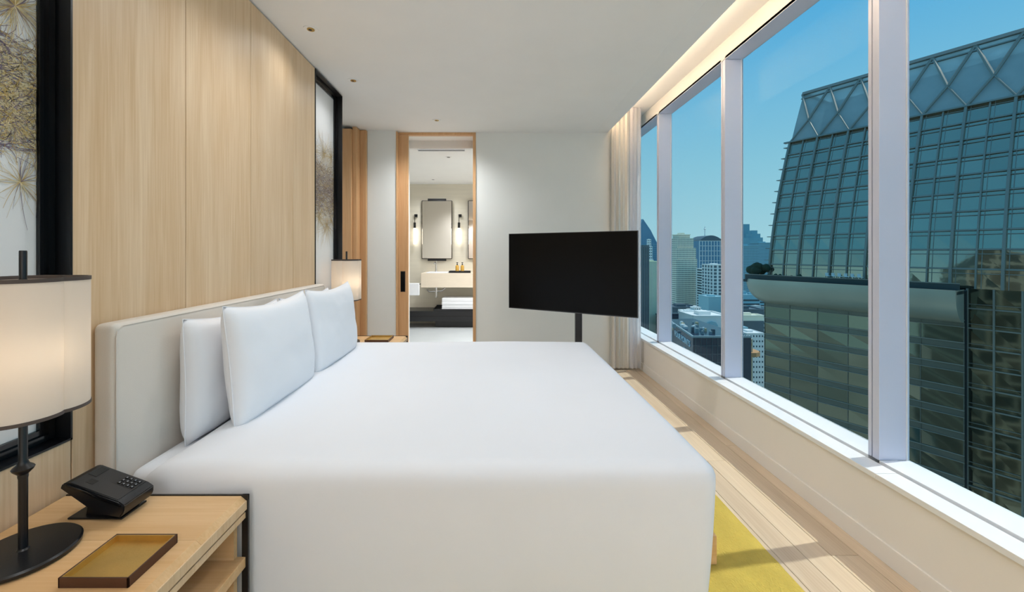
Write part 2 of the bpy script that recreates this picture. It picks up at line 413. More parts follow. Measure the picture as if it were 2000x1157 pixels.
art(3.008, 3.549, 'black framed thread artwork at the end of the panelling next to the recess', 5, False)

# ------------------------------------------------------------------ bed
bed = thing('bed', 'king bed with smooth white duvet and cream leather headboard', 'bed', (-.25, 2.18, 0))
BY0, BY1, BX0, BX1, BZ = 1.27, 3.09, -1.15, .722, .66
def duvet():
    bm = bmesh.new(); nx, ny, nz = 84, 84, 26; zb = .075; V = {}
    def pt(i, j, k):
        fx, fy, fz = i/nx, j/ny, k/nz
        x = BX0+(BX1-BX0)*fx; y = BY0+(BY1-BY0)*fy; z = zb+(BZ-zb)*fz
        rl, r = .15, .055
        s = min(max((x+1.02)/.32, 0), 1); s = s*s*(3-2*s); rz = rl*(1-s)+r*s
        cx = min(max(x, BX0+rl), BX1-r); cy = min(max(y, BY0+r), BY1-r); cz = min(z, BZ-rz)
        dx, dy, dz = (x-cx)/(rl if x < 0 else r), (y-cy)/r, (z-cz)/rz
        m = math.sqrt(dx*dx+dy*dy+dz*dz); mm = max(abs(dx), abs(dy), abs(dz))
        if m > 1e-6:
            q = mm/m; dx *= q; dy *= q; dz *= q
        p = Vector((cx+dx*(rl if x < 0 else r), cy+dy*r, cz+dz*rz))
        d = max(0, BZ-.05-p.z)/.5
        p.x -= .034*d**1.2*(1 if p.x > BX1-.1 else 0)
        p.y += (.012*d*math.sin(p.x*3.1+1)+.02*d)*(1 if p.y < BY0+.1 else 0)
        n = noise.noise(Vector((p.x*2.2, p.y*2.2, p.z*1.5)))*.006+noise.noise(Vector((p.x*6, p.y*6, p.z*2)))*.0016
        if k == nz: p.z += n
        else:
            if abs(dy) > .5: p.y += n*1.2*(1 if dy > 0 else -1)
            if abs(dx) > .5: p.x += n*1.2*(1 if dx > 0 else -1)
        return p
    def v(i, j, k):
        if (i, j, k) not in V: V[(i, j, k)] = bm.verts.new(pt(i, j, k))
        return V[(i, j, k)]
    # finer rows near the rounded edges come from the dense grid
    for i in range(nx):
        for j in range(ny): bm.faces.new((v(i,j,nz), v(i+1,j,nz), v(i+1,j+1,nz), v(i,j+1,nz)))
    for k in range(nz):
        for i in range(nx):
            bm.faces.new((v(i,0,k), v(i+1,0,k), v(i+1,0,k+1), v(i,0,k+1)))
            bm.faces.new((v(i,ny,k), v(i+1,ny,k), v(i+1,ny,k+1), v(i,ny,k+1)))
        for j in range(ny):
            bm.faces.new((v(0,j,k), v(0,j+1,k), v(0,j+1,k+1), v(0,j,k+1)))
            bm.faces.new((v(nx,j,k), v(nx,j+1,k), v(nx,j+1,k+1), v(nx,j,k+1)))
    return bm
obj('duvet', duvet(), 'linen', bed, smooth=True)
obj('mattress', B(-1.22, .66, 1.36, 3.03, .30, .60, bev=.05, seg=4), 'linen', bed, smooth='auto')
bm = bmesh.new(); box(bm, XL+.001, -1.225, 1.327, 3.012, .04, 1.095, bev=.026, seg=5)
hb = obj('headboard', bm, 'leather', bed, smooth='auto', label='cream leather headboard')
bm = bmesh.new(); tube(bm, [(-1.2262, 1.336, .10), (-1.2262, 1.336, 1.05), (-1.2262, 1.342, 1.073), (-1.2262, 1.36, 1.0845), (-1.2262, 2.98, 1.0845), (-1.2262, 3.0, 1.07), (-1.2262, 3.003, .10)], .0022, 6)
obj('piping', bm, 'leather', hb, smooth=True)
obj('bed_base', B(-1.22, .62, 1.42, 2.97, .13, .30, bev=.01), 'oak_table', bed)
obj('plinth', B(-1.10, .945, 1.72, 2.66, .0145, .135, bev=.004), 'oak_table', bed, label='low oak plinth showing past the foot end')

def pillow(name, label, cy, xb, lean, w=.68, h=.50, thk=.145, seed=0, zb=.635, yaw=0, group=None):
    bm = bmesh.new(); n = 30; rnd = Vector((seed*3.1, seed*1.7, 0)); G = {}
    for side in (1, -1):
        for i in range(n+1):
            for j in range(n+1):
                u, v = 2*i/n-1, 2*j/n-1
                edge = i in (0, n) or j in (0, n)
                if edge and side == -1: G[(side, i, j)] = G[(1, i, j)]; continue
                yy = u*w/2*(1-.035*(1-v*v)*abs(u)**3 - .02*(abs(v)**8))
                zz = v*h/2*(1-.105*(1-u*u)*abs(v)**3*(1.25 if v > 0 else .3))
                tt = ((1-u**4)*(1-v**4))**.48
                tt = tt*(.86+.14*(1-v)/2*1.2)
                wv = noise.noise(Vector((u*1.6, v*1.6, side*2))+rnd)*.012+noise.noise(Vector((u*4, v*4, side*2))+rnd)*.004
                xx = side*(thk/2*tt)+wv*tt
                G[(side, i, j)] = bm.verts.new((xx, yy, zz+h/2))
    for side in (1, -1):
        for i in range(n):
            for j in range(n):
                f = [G[(side,i,j)], G[(side,i+1,j)], G[(side,i+1,j+1)], G[(side,i,j+1)]]
                bm.faces.new(f if side == 1 else f[::-1])
    bmesh.ops.rotate(bm, verts=bm.verts, cent=(0,0,0), matrix=Matrix.Rotation(lean, 3, 'Y') @ Matrix.Rotation(yaw, 3, 'Z'))
    t = thing(name, label, 'pillow', (xb, cy, zb), group)
    o = obj('pillowcase', bm, 'linen_pillow', t, smooth=True, local=True)
    # seam piping round the edge
    b2 = bmesh.new(); R = Matrix.Rotation(lean, 3, 'Y') @ Matrix.Rotation(yaw, 3, 'Z'); pts = []
    for k in range(4*n):
        s, q = divmod(k, n); u, v = [(-1+2*q/n, -1), (1, -1+2*q/n), (1-2*q/n, 1), (-1, 1-2*q/n)][s]
        yy = u*w/2*(1-.035*(1-v*v)*abs(u)**3-.02*abs(v)**8); zz = v*h/2*(1-.105*(1-u*u)*abs(v)**3*(1.25 if v > 0 else .3))
        pts.append(R @ Vector((0, yy, zz+h/2)))
    tube(b2, pts+pts[:1], .0022, 5); obj('seam', b2, 'linen_pillow', o, smooth=True, local=True)
    return t
pillow('pillow', 'white pillow flat against the headboard on the telephone side', 1.864, -1.146, -.02, seed=1, h=.475, zb=.602)
pillow('pillow', 'white pillow leaning in front on the telephone side of the bed', 1.905, -.985, -.10, seed=2, h=.485, zb=.636)
pillow('pillow', 'white pillow flat against the headboard by the recess, mostly hidden', 2.55, -1.146, -.02, seed=3, h=.475, zb=.602)
pillow('pillow', 'white pillow leaning in front on the side away from the telephone', 2.60, -.985, -.10, seed=4, h=.485, zb=.636)

# rug
bm = bmesh.new(); nx, ny = 40, 60
g = [[bm.verts.new((-.72+1.94*i/nx+ (.004*noise.noise(Vector((0, j*.9, 3))) if i in (0, nx) else 0), .75+2.6*j/ny, .004 if (i in (0,nx) or j in (0,ny)) else .012+.0018*noise.noise(Vector((i*.7, j*.7, 0))))) for j in range(ny+1)] for i in range(nx+1)]
for i in range(nx):
    for j in range(ny): bm.faces.new((g[i][j], g[i+1][j], g[i+1][j+1], g[i][j+1]))
r = bmesh.ops.extrude_face_region(bm, geom=bm.faces[:])
for v in r['geom']:
    if isinstance(v, bmesh.types.BMVert): v.co.z = .0005
rg = obj('rug', bm, 'rug', smooth='auto'); tag(rg, 'mustard yellow pile rug running out under the bed', 'rug')

# ------------------------------------------------------------------ nightstands
def nightstand(y0, y1, metal_y, label):
    x0, x1, zt = -1.285, -.738, .594
    t = thing('nightstand', label, 'nightstand', ((x0+x1)/2, (y0+y1)/2, 0))
    a, b = y0+.006, y1-.006
    n = 3; wd = (b-a)/n
    for k in range(n):      # boards of the top, front edge chamfered
        bm = bmesh.new(); prism(bm, [(x0, zt-.04), (x1-.002, zt-.04), (x1-.002, zt-.014), (x1-.018, zt), (x0, zt)], a+k*wd+.0004, a+(k+1)*wd-.0004)
        obj('top_board', bm, 'oak_table', t)
    obj('front_edge', B(x1-.006, x1, a, b, zt-.040, zt-.013, bev=.001, seg=1), 'oak_edge', t)
    obj('drawer_front', B(x0+.02, x1-.004, a, b, zt-.066, zt-.048, bev=.001, seg=1), 'oak_edge', t)
    obj('shelf', B(x0+.01, x1-.004, a, b, .38, .411, bev=.002), 'oak_table', t)
    obj('bottom_panel', B(x0+.01, x1-.004, a, b, .10, .13, bev=.002), 'oak_table', t)
    obj('back_panel', B(x0, x0+.012, a, b, .10, zt-.04), 'oak_table', t)
    for s in (0, 1):
        yy = a if s == 0 else b-.016
        obj('side_panel', B(x0, x1-.03, yy, yy+.016, .10, zt-.067), 'oak_table', t)
        ym = y0 if s == 0 else y1-.005
        bm = bmesh.new(); box(bm, x0, x1+.003, ym, ym+.005, zt-.012, zt+.0025)
        box(bm, x1-.016, x1+.003, ym-.001, ym+.005+.001, 0, zt+.0025); box(bm, x0, x0+.016, ym, ym+.005, 0, zt)
        obj('metal_frame', bm, 'black_metal', t, label='slim black metal end frame')
    return t
nightstand(.66, 1.24, 1.24, 'oak nightstand with the telephone and black metal edge frame')
nightstand(3.13, 3.575, 3.13, 'oak nightstand beside the recess, mostly hidden by the bed')

def tray(x0, x1, y0, y1, label):
    z = .5965
    t = thing('tray', label, 'tray', ((x0+x1)/2, (y0+y1)/2, z)); w = .006
    obj('base', B(x0+.001, x1-.001, y0+.001, y1-.001, z-.0024, z+.004), 'bronze', t)
    bm = bmesh.new()
    for (a,b,c,d) in [(x0,x0+w*.6,y0,y1),(x1-w*.6,x1,y0,y1),(x0,x1,y0,y0+w*.6),(x0,x1,y1-w*.6,y1)]: box(bm, a, b, c, d, z-.0024, z+.020, bev=.0006, seg=1)
    obj('rim', bm, 'bronze', t, label='dark bronze outer rim')
    bm = bmesh.new(); box(bm, x0+w*.6, x1-w*.6, y0+w*.6, y1-w*.6, z+.004, z+.0055)
    for (a,b,c,d) in [(x0+w*.6,x0+w,y0+w*.6,y1-w*.6),(x1-w,x1-w*.6,y0+w*.6,y1-w*.6),(x0+w,x1-w,y0+w*.6,y0+w),(x0+w,x1-w,y1-w,y1-w*.6)]: box(bm, a, b, c, d, z+.0055, z+.0195)
    obj('lining', bm, 'brass', t, label='gold lining')
    return t
tray(-.949, -.795, .895, 1.036, 'gold lined bronze tray in front of the telephone')
tray(-1.03, -.84, 3.31, 3.50, 'gold lined bronze tray on the nightstand beside the recess')

# ------------------------------------------------------------------ lamps
def lamp(x, y, label, energy):
    z0 = .5945
    t = thing('table_lamp', label, 'lamp', (x, y, z0))
    bm = bmesh.new(); lathe(bm, [(.090,z0),(.103,z0+.004),(.104,z0+.011),(.100,z0+.015),(.012,z0+.0165),(.0085,z0+.020)], (x,y,0), 48); obj('base', bm, 'black_metal', t, smooth='auto')
    bm = bmesh.new(); lathe(bm, [(.0085,z0+.015),(.0085,z0+.187),(.0095,z0+.192),(.0095,z0+.198),(.0185,z0+.208),(.0205,z0+.213),(.0185,z0+.216),(.0115,z0+.222),(.0080,z0+.232),(.0080,1.262)], (x,y,0), 24); obj('stem', bm, 'black_metal', t, smooth='auto', label='black stem with a flared collar')
    bm = bmesh.new(); lathe(bm, [(.0072,1.255),(.0072,1.331),(.0062,1.333)], (x,y,0), 20); obj('finial', bm, 'black_metal', t, smooth='auto')
    N = 96
    def R(a): return .099+.0185*abs(math.sin(2*a))**.75
    def ring(bm, z, off): return [bm.verts.new((x+(R(2*PI*k/N)+off)*math.cos(2*PI*k/N), y+(R(2*PI*k/N)+off)*math.sin(2*PI*k/N), z)) for k in range(N)]
    bm = bmesh.new(); A = ring(bm, .945, 0); Bq = ring(bm, 1.262, 0)
    for k in range(N): bm.faces.new((A[k], A[(k+1)%N], Bq[(k+1)%N], Bq[k]))
    sh = obj('shade', bm, 'lamp_shade', t, smooth='auto', label='cream linen shade with four rounded lobes')
    for (za, zb) in [(.940,.948),(1.259,1.268)]:
        bm = bmesh.new(); r4 = [ring(bm, za, .0012), ring(bm, zb, .0012), ring(bm, zb, -.004), ring(bm, za, -.004)]
        for q in range(4):
            a, b = r4[q], r4[(q+1)%4]
            for k in range(N): bm.faces.new((a[k], a[(k+1)%N], b[(k+1)%N], b[k]))
        obj('trim', bm, 'shade_trim', sh, smooth='auto', label='dark brown edging')
    bm = bmesh.new(); c = ring(bm, 1.257, -.004); bm.faces.new(c); obj('top_diffuser', bm, 'lamp_shade', sh)
    bm = bmesh.new(); lathe(bm, [(.006,1.06),(.018,1.075),(.024,1.10),(.018,1.125),(.006,1.135)], (x+.0,y,0), 16); obj('bulb', bm, 'bulb', t, smooth=True)
    lamp_light('lamp_glow', 'POINT', (x+.035, y-.02, 1.09), energy, (1,.80,.58), t, shadow_soft_size=.03)
lamp(-1.1335, .99, 'black stemmed table lamp beside the telephone', .13)
lamp(-1.172, 3.30, 'black stemmed table lamp on the nightstand beside the recess', .26)

# ------------------------------------------------------------------ telephone
def telephone():
    z = .5945; t = thing('telephone', 'black desk telephone tilted on a stand beside the bed', 'telephone', (-1.08, 1.16, z))
    bm = bmesh.new(); box(bm, -1.165, -1.015, 1.123, 1.205, z, z+.005, bev=.002); obj('foot_plate', bm, 'black_plastic', t)
    bm = bmesh.new(); prism(bm, [(-1.125,z+.005),(-1.03,z+.005),(-1.02,z+.032),(-1.115,z+.06)], 1.135, 1.192); obj('stand', bm, 'black_plastic', t)
    bm = bmesh.new(); prism(bm, [(-1.170,z+.094),(-1.164,z+.106),(-1.150,z+.1085),(-1.012,z+.0585),(-.996,z+.047),(-.997,z+.030),(-1.008,z+.014),(-1.075,z+.027)], 1.108, 1.208, bev=.0025)
    bd = obj('body', bm, 'black_plastic', t, smooth='auto')
    # tilted frame on top of the body: a = along slope (0 upper .. 1 lower), b = across
    p0, p1 = Vector((-1.150, 0, z+.1085)), Vector((-1.012, 0, z+.0585)); d = p1-p0; nrm = Vector((-d.z, 0, d.x)).normalized()
    if nrm.z < 0: nrm = -nrm
    def slab(a0, a1, b0, b1, h, bm, h0=0):
        P = []
        for (a, b) in [(a0,b0),(a1,b0),(a1,b1),(a0,b1)]:
            q = p0+d*a; q = Vector((q.x, 1.108+.10*b, q.z)); P.append(q)
        lo = [bm.verts.new(q+nrm*(h0-.001)) for q in P]; hi = [bm.verts.new(q+nrm*h) for q in P]
        bm.faces.new(hi); bm.faces.new(lo[::-1])
        for k in range(4): bm.faces.new((lo[k], lo[(k+1)%4], hi[(k+1)%4], hi[k]))
        return bm
    obj('face_plate', slab(.03, .97, .05, .95, .0012, bmesh.new()), 'black_metal', t)
    obj('display', slab(.06, .22, .50, .90, .0022, bmesh.new()), 'black_gloss', t)
    obj('speaker_grille', slab(.20, .34, .22, .40, .0018, bmesh.new()), 'black_gloss', t)
    kp = obj('keypad', slab(.50, .96, .50, .92, .0016, bmesh.new()), 'black_plastic', t)
    for r in range(4):
        for c in range(3):
            a = .62+.085*r; b = .54+.125*c
            k = obj('key', slab(a, a+.052, b, b+.08, .0032, bmesh.new()), 'black_gloss', kp)
    bm = bmesh.new()
    for r in range(4):
        for c in range(3):
            a = .635+.085*r; b = .56+.125*c; slab(a, a+.02, b, b+.042, .0035, bm, .0033)
    obj('key_numerals', bm, 'key_white', kp)
    bm = bmesh.new(); prism(bm, [(-1.152,z+.101),(-1.10,z+.083),(-1.06,z+.064),(-1.004,z+.046),(-1.004,z+.050),(-1.06,z+.069),(-1.10,z+.088),(-1.150,z+.105)], 1.1055, 1.110); obj('handset_edge', bm, 'black_gloss', t)
telephone()

# ------------------------------------------------------------------ television on a floor pole
def television():
    a = Vector((.1625, 3.94, 0)); b = Vector((1.185, 3.325, 0)); c = (a+b)/2; d = (b-a).normalized(); ang = math.atan2(d.y, d.x); L = (b-a).length
    t = thing('television', 'black flat screen television on a dark floor pole past the bed', 'television', (.777, 3.684, 0))
    def tv(bm, name, m, par, **k):
        bmesh.ops.rotate(bm, verts=bm.verts, cent=(0,0,0), matrix=Matrix.Rotation(ang, 3, 'Z')); bmesh.ops.translate(bm, verts=bm.verts, vec=(c.x, c.y, 0)); return obj(name, bm, m, par, **k)
    z0, z1 = .790, 1.503
    tv(B(-L/2, L/2, 0, .022, z0, z1, bev=.002), 'casing', 'black_metal', t)
    sc = tv(B(-L/2+.006, L/2-.006, -.0012, .002, z0+.010, z1-.006), 'screen', 'black_screen', t, label='dark switched-off screen')
    bm = bmesh.new(); w = .0035
    for q in [(-L/2,-L/2+w,z0,z1),(L/2-w,L/2,z0,z1),(-L/2,L/2,z1-w,z1),(-L/2,L/2,z0,z0+w)]: box(bm, q[0], q[1], -.003, .006, q[2], q[3])
    tv(bm, 'bezel', 'gasket', t)
    tv(B(-L*.35, L*.35, .022, .045, z0+.02, z0+.38, bev=.008), 'back_housing', 'black_plastic', t)
    tv(B(.0, .13, .045, .09, 1.02, 1.25, bev=.004), 'mount', 'black_metal', t)
    bm = bmesh.new(); box(bm, .777-.03, .777+.03, 3.684-.022, 3.684+.022, .02, 1.28, bev=.006)
    obj('pole', bm, mat('pole_paint', rgb(48,48,54), .35, .4), t, smooth='auto')
    bm = bmesh.new(); lathe(bm, [(.17,0.0),(.175,.006),(.17,.014),(.05,.02)], (.777,3.684,0), 40); obj('floor_plate', bm, 'black_metal', t, smooth='auto')
television()

# ------------------------------------------------------------------ curtains
def curtain(name, label, x0, x1, yc, amp, folds, material, ztop=2.935, zbot=.018, seed=0, slant=0, right_in=0):
    rnd = random.Random(seed); n = folds*10; ph = [rnd.uniform(.7, 1.3) for _ in range(folds+2)]
    bm = bmesh.new(); rows = []
    nz = 16
    for r in range(nz+1):
        f = r/nz; z = zbot+(ztop-zbot)*f; row = []
        for k in range(n+1):
            u = k/n; w = math.sin(u*folds*2*PI)*ph[int(u*folds)]*amp*(1-.25*f)
            x = x0+(x1-x0)*u+.35*amp*math.sin(u*folds*4*PI+.6)-right_in*f*u
            row.append(bm.verts.new((x, yc+slant*u+w+.004*noise.noise(Vector((u*6, f*3, seed))), z)))
        rows.append(row)
    for a, b in zip(rows, rows[1:]):
        for k in range(n): bm.faces.new((a[k], a[k+1], b[k+1], b[k]))
    t = thing(name, label, 'curtain', ((x0+x1)/2, yc, zbot))
    o = obj('cloth', bm, material, t, smooth=True)
    obj('heading_tape', B(x0+.01, x1-.01, yc+slant*.5-.002, yc+slant*.5+.002, ztop-.004, ztop+.004), material, t)
    return t
curtain('drape', 'gathered off-white blackout drape against the end wall', 1.338, 1.535, 4.615, .024, 4, 'drape', seed=2)
curtain('sheer_curtain', 'gathered white sheer curtain between the drape and the window', 1.530, 1.655, 4.560, .016, 3, 'sheer', seed=5, zbot=.03)

# ------------------------------------------------------------------ bathroom
YW = 7.6
struct('floor_bathroom', B(-2.6, 1.4, YB, YW+.1, -.12, -.001), 'bath_floor', label='pale grey stone bathroom floor')
struct('wall_bathroom', B(-2.6, 1.4, YW, YW+.15, 0, 2.7), 'bath_tile', label='cream stone bathroom wall behind the vanity')
struct('wall_bathroom_left', B(-2.75, -2.6, YB, YW+.1, 0, 2.7), 'bath_tile', label='cream stone side wall of the bathroom')
struct('wall_bathroom_right', B(1.4, 1.55, YB, YW+.1, 0, 2.7), 'bath_tile', label='cream stone far side wall of the bathroom')
struct('ceiling_bathroom', B(-2.6, 1.4, YB+.29, YW+.1, 2.584, 2.75), 'plaster', label='white bathroom ceiling')
def bx(px, Y): return (px-CX)*Y/F
def bz(py, Y): return H-(py-CY)*Y/F
bm = bmesh.new(); box(bm, bx(817,5.05), bx(907,5.05), 5.02, 5.07, 2.578, 2.5845)
t = thing('air_vent', 'grey linear slot vent in the bathroom ceiling', 'air vent', (-.6, 5.05, 2.58)); obj('slot', bm, 'gasket', t)
bm = bmesh.new(); box(bm, bx(816,5.05), bx(908,5.05), 5.012, 5.02, 2.576, 2.5845); box(bm, bx(816,5.05), bx(908,5.05), 5.07, 5.078, 2.576, 2.5845); obj('slot_trim', bm, 'alu_white', t)
downlight(bx(876,5.42), 5.42, 2.584, 90, 'small downlight in the bathroom ceiling behind the slot vent', None, gold=False)
downlight(bx(846,7.1), 7.1, 2.584, 45, 'small downlight in the bathroom ceiling above the mirror', None, gold=False)
downlight(.6, 6.2, 2.584, 190, 'unseen downlight in the bathroom ceiling out past the doorway', None, gold=False)  # unseen lamp, lights the bathroom from beyond the doorway
VY = 7.1
v = thing('vanity', 'cream stone wall-hung vanity slab with thin basin line', 'vanity', (bx(880,VY), VY, .7))
obj('slab', B(bx(822,VY), 1.3, VY, YW-.001, bz(562,VY), bz(534,VY), bev=.004), 'bath_stone', v)
obj('basin_rim', B(bx(832,VY), bx(874,VY), VY+.02, VY+.36, bz(534,VY), bz(534,VY)+.012, bev=.003), 'alu_white', v)
fa = thing('faucet', 'slim chrome faucet standing on the vanity', 'faucet', (bx(852,7.42), 7.42, bz(534,VY)))
zt0 = bz(534,VY); fx = bx(852,7.42)
bm = bmesh.new(); tube(bm, [(fx,7.42,zt0),(fx,7.42,zt0+.17)], .018, 14); obj('spout_post', bm, 'chrome', fa, smooth='auto')
bm = bmesh.new(); tube(bm, [(fx,7.42,zt0+.16),(fx-.01,7.36,zt0+.175),(fx-.01,7.28,zt0+.165)], .013, 10); obj('spout', bm, 'chrome', fa, smooth='auto')
bm = bmesh.new(); tube(bm, [(fx,7.42,zt0+.17),(fx+.004,7.43,zt0+.205)], .010, 10); obj('lever', bm, 'chrome', fa, smooth='auto')
dp = thing('drain_trap', 'chrome basin drain trap hanging under the vanity', 'drain pipe', (bx(851,7.35), 7.35, .55))
dx = bx(852,7.35); zb_ = bz(562,VY)
bm = bmesh.new(); tube(bm, [(dx,7.35,zb_),(dx,7.35,zb_-.20)], .022, 12); obj('bottle_trap', bm, 'chrome', dp, smooth='auto')
bm = bmesh.new(); tube(bm, [(dx-.16,7.35,zb_-.05),(dx-.13,7.34,zb_-.09),(dx,7.35,zb_-.085),(dx+.10,7.35,zb_-.08),(dx+.16,7.36,zb_-.03)], .014, 10); obj('supply_hose', bm, 'chrome', dp, smooth='auto')
bm = bmesh.new(); tube(bm, [(dx,7.35,zb_-.10),(dx-.03,YW-.005,zb_-.10)], .014, 10); obj('waste_pipe', bm, 'chrome', dp, smooth='auto')
def mirror(x0, x1, z0, z1, label):
    t = thing('mirror', label, 'mirror', ((x0+x1)/2, YW-.03, z0)); y = YW-.06
    obj('frame', B(x0, x1, y, YW-.012, z0, z1, bev=.004), 'black_metal', t)
    bm = bmesh.new(); box(bm, x0+.010, x1-.010, y-.006, y+.002, z0+.010, z1-.010, bev=.005, seg=1); obj('mirror_glass', bm, 'mirror', t)
    c = (x0+x1)/2; w = (x1-x0)*.3
    for (a, b) in [(z1, z1+.035), (z0-.035, z0)]: obj('hanger_bar', B(c-w, c+w, y+.0, YW-.002, a-.002, b+.002, bev=.003), 'black_metal', t)
YM = 7.54
mirror(bx(823.5,YM), bx(883,YM), bz(506,YM), bz(392,YM), 'tall black rimmed mirror between the two tube sconces')
mirror(bx(914,YM), bx(974,YM), bz(506,YM), bz(392,YM), 'tall black rimmed mirror cut off by the oak door jamb')
def sconce(px, label):
    x = bx(px, YM); y = YW-.06
    t = thing('sconce', label, 'wall light', (x, y, bz(447,YM)))
    obj('wall_mount', B(x-.012, x+.045, y+.02, YW, bz(424,YM), bz(418.5,YM), bev=.003), 'black_metal', t)
    bm = bmesh.new(); tube(bm, [(x,y+.02,bz(421,YM)),(x,y,bz(423,YM)),(x,y,bz(436,YM))], .006, 8); obj('arm', bm, 'black_metal', t, smooth='auto')
    bm = bmesh.new(); tube(bm, [(x,y,bz(435,YM)),(x,y,bz(446,YM))], .022, 16); obj('cap', bm, 'black_metal', t, smooth='auto')
    bm = bmesh.new(); tube(bm, [(x,y,bz(446,YM)),(x,y,bz(477,YM))], .022, 16); obj('glow_tube', bm, 'tube_glow', t, smooth='auto')
sconce(810, 'slim glowing tube sconce beside the oak sliding door')
sconce(896.5, 'slim glowing tube sconce between the two mirrors')
t = thing('amenity_tray', 'small black tray on the vanity holding two bottles', 'tray', (bx(898,7.25), 7.25, zt0))
bm = bmesh.new(); box(bm, bx(877,7.2), bx(919,7.2), 7.16, 7.32, zt0, zt0+.012, bev=.002)
for q in [(bx(877,7.2),bx(919,7.2),7.16,7.168),(bx(877,7.2),bx(919,7.2),7.312,7.32),(bx(877,7.2),bx(877,7.2)+.008,7.16,7.32),(bx(919,7.2)-.008,bx(919,7.2),7.16,7.32)]: box(bm, *q, zt0+.012, zt0+.036)
obj('tray_body', bm, 'black_metal', t)
for px in (893, 903):
    x = bx(px, 7.24); z = zt0+.0122
    t = thing('pump_bottle', 'amber pump bottle standing on the black vanity tray', 'bottle', (x, 7.24, z), 'amber bottles on the vanity tray')
    bm = bmesh.new(); lathe(bm, [(.026,z),(.032,z+.004),(.032,z+.10),(.026,z+.115),(.012,z+.125)], (x,7.24,0), 20); obj('flask', bm, 'amber', t, smooth='auto')
    bm = bmesh.new(); lathe(bm, [(.012,z+.122),(.013,z+.14),(.006,z+.142),(.006,z+.158),(.016,z+.160),(.016,z+.172)], (x,7.24,0), 14); obj('pump', bm, 'black_metal', t, smooth='auto')
# hanging hand towel on a rail
t = thing('hand_towel', 'white hand towel hanging on a rail at the end of the vanity', 'towel', (bx(809,VY), VY, .57))
bm = bmesh.new(); x0, x1 = bx(792,VY), bx(820,VY); box(bm, x0, x1, VY-.05, VY-.01, bz(577,VY), bz(553,VY), bev=.016, seg=4); obj('towel_cloth', bm, 'towel', t, smooth='auto')
bm = bmesh.new(); tube(bm, [(x0-.2,VY-.03,bz(553.5,VY)-.012),(x1+.012,VY-.03,bz(553.5,VY)-.012),(x1+.012,VY+.06,bz(553.5,VY)-.012)], .008, 8); obj('rail', bm, 'black_metal', t, smooth='auto')
# low black bench with tray and towels
BYF = 7.12
t = thing('low_bench', 'long black floating bench shelf under the vanity', 'bench', (-.6, BYF, .12))
obj('carcass', B(-2.4, 1.2, BYF, YW-.002, bz(628,BYF), bz(608,BYF), bev=.004), 'black_metal', t)
obj('lower_rail', B(-2.4, 1.2, BYF-.006, BYF, bz(619,BYF), bz(617.5,BYF)), 'dark_gap', t)
obj('bracket', B(-1.0, .6, BYF+.1, YW-.01, 0, bz(628,BYF)), 'black_metal', t)
ztp = bz(608,BYF)
t = thing('towel_tray', 'black tray on the low bench under the folded towels', 'tray', (bx(890,BYF), BYF+.2, ztp))
bm = bmesh.new(); box(bm, bx(847,BYF), .15, BYF+.005, YW-.10, ztp, ztp+.012, bev=.002)
box(bm, bx(847,BYF), .15, BYF+.005, BYF+.015, ztp+.012, ztp+.034); box(bm, bx(847,BYF), bx(847,BYF)+.01, BYF+.005, YW-.10, ztp+.012, ztp+.05); box(bm, bx(847,BYF), .15, YW-.11, YW-.10, ztp+.012, ztp+.06)
obj('tray_body', bm, 'black_metal', t)
zz = ztp+.0125
for k, (hh, lab) in enumerate([(.085, 'lower thick folded white towel lying in the black tray'), (.125, 'upper thick folded white towel on top of the stack')]):
    t = thing('folded_towel', lab, 'towel', (bx(895,BYF), BYF+.2, zz), 'folded towels on the bench tray')
    bm = bmesh.new(); box(bm, bx(862,BYF), .12, BYF+.03, YW-.13, zz, zz+hh*.5, bev=.018, seg=4); obj('fold', bm, 'towel', t, smooth='auto')
    bm = bmesh.new(); box(bm, bx(862,BYF)+.003, .12, BYF+.032, YW-.13, zz+hh*.5-.004, zz+hh, bev=.018, seg=4); obj('fold', bm, 'towel', t, smooth='auto')
    zz += hh+.0005

# ================================================================== the city outside
GZ = -55.0
mat('city_ground', rgb(160,164,156), .9, var=.25, vscale=.03)
mat('b_cream', rgb(242,236,214), .8, var=.03, vscale=.2); mat('b_white', rgb(238,238,234), .8, var=.04, vscale=.2)
mat('b_green', rgb(226,232,202), .8, var=.03, vscale=.2); mat('b_grey', rgb(150,168,172), .8, var=.05, vscale=.2)
mat('b_blue', rgb(86,136,164), .35, var=.05, vscale=.1); mat('b_navy', rgb(34,54,72), .25, var=.1, vscale=.3)
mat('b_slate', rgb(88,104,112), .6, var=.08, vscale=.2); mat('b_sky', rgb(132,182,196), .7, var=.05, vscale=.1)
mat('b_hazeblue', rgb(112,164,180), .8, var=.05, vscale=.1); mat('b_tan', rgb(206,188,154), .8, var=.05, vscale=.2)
mat('b_glassdark', rgb(52,76,86), .2, .3); mat('b_terracotta', rgb(196,150,104), .8, var=.05); mat('b_paleblue', rgb(160,198,206), .7, var=.03)
mat('foliage', rgb(40,62,44), .9, var=.3, vscale=3, bump=.5, bscale=8)
mat('sign_white', rgb(214,232,240), .5)
mat('t_frame', rgb(134,136,128), .4, .2); mat('t_spandrel', rgb(102,106,98), .25, .4); mat('t_core', rgb(20,30,32), .8)
mat('t_bowl', rgb(168,172,158), .35, .35, var=.06, vscale=.3); mat('t_deck', rgb(60,72,72), .7)
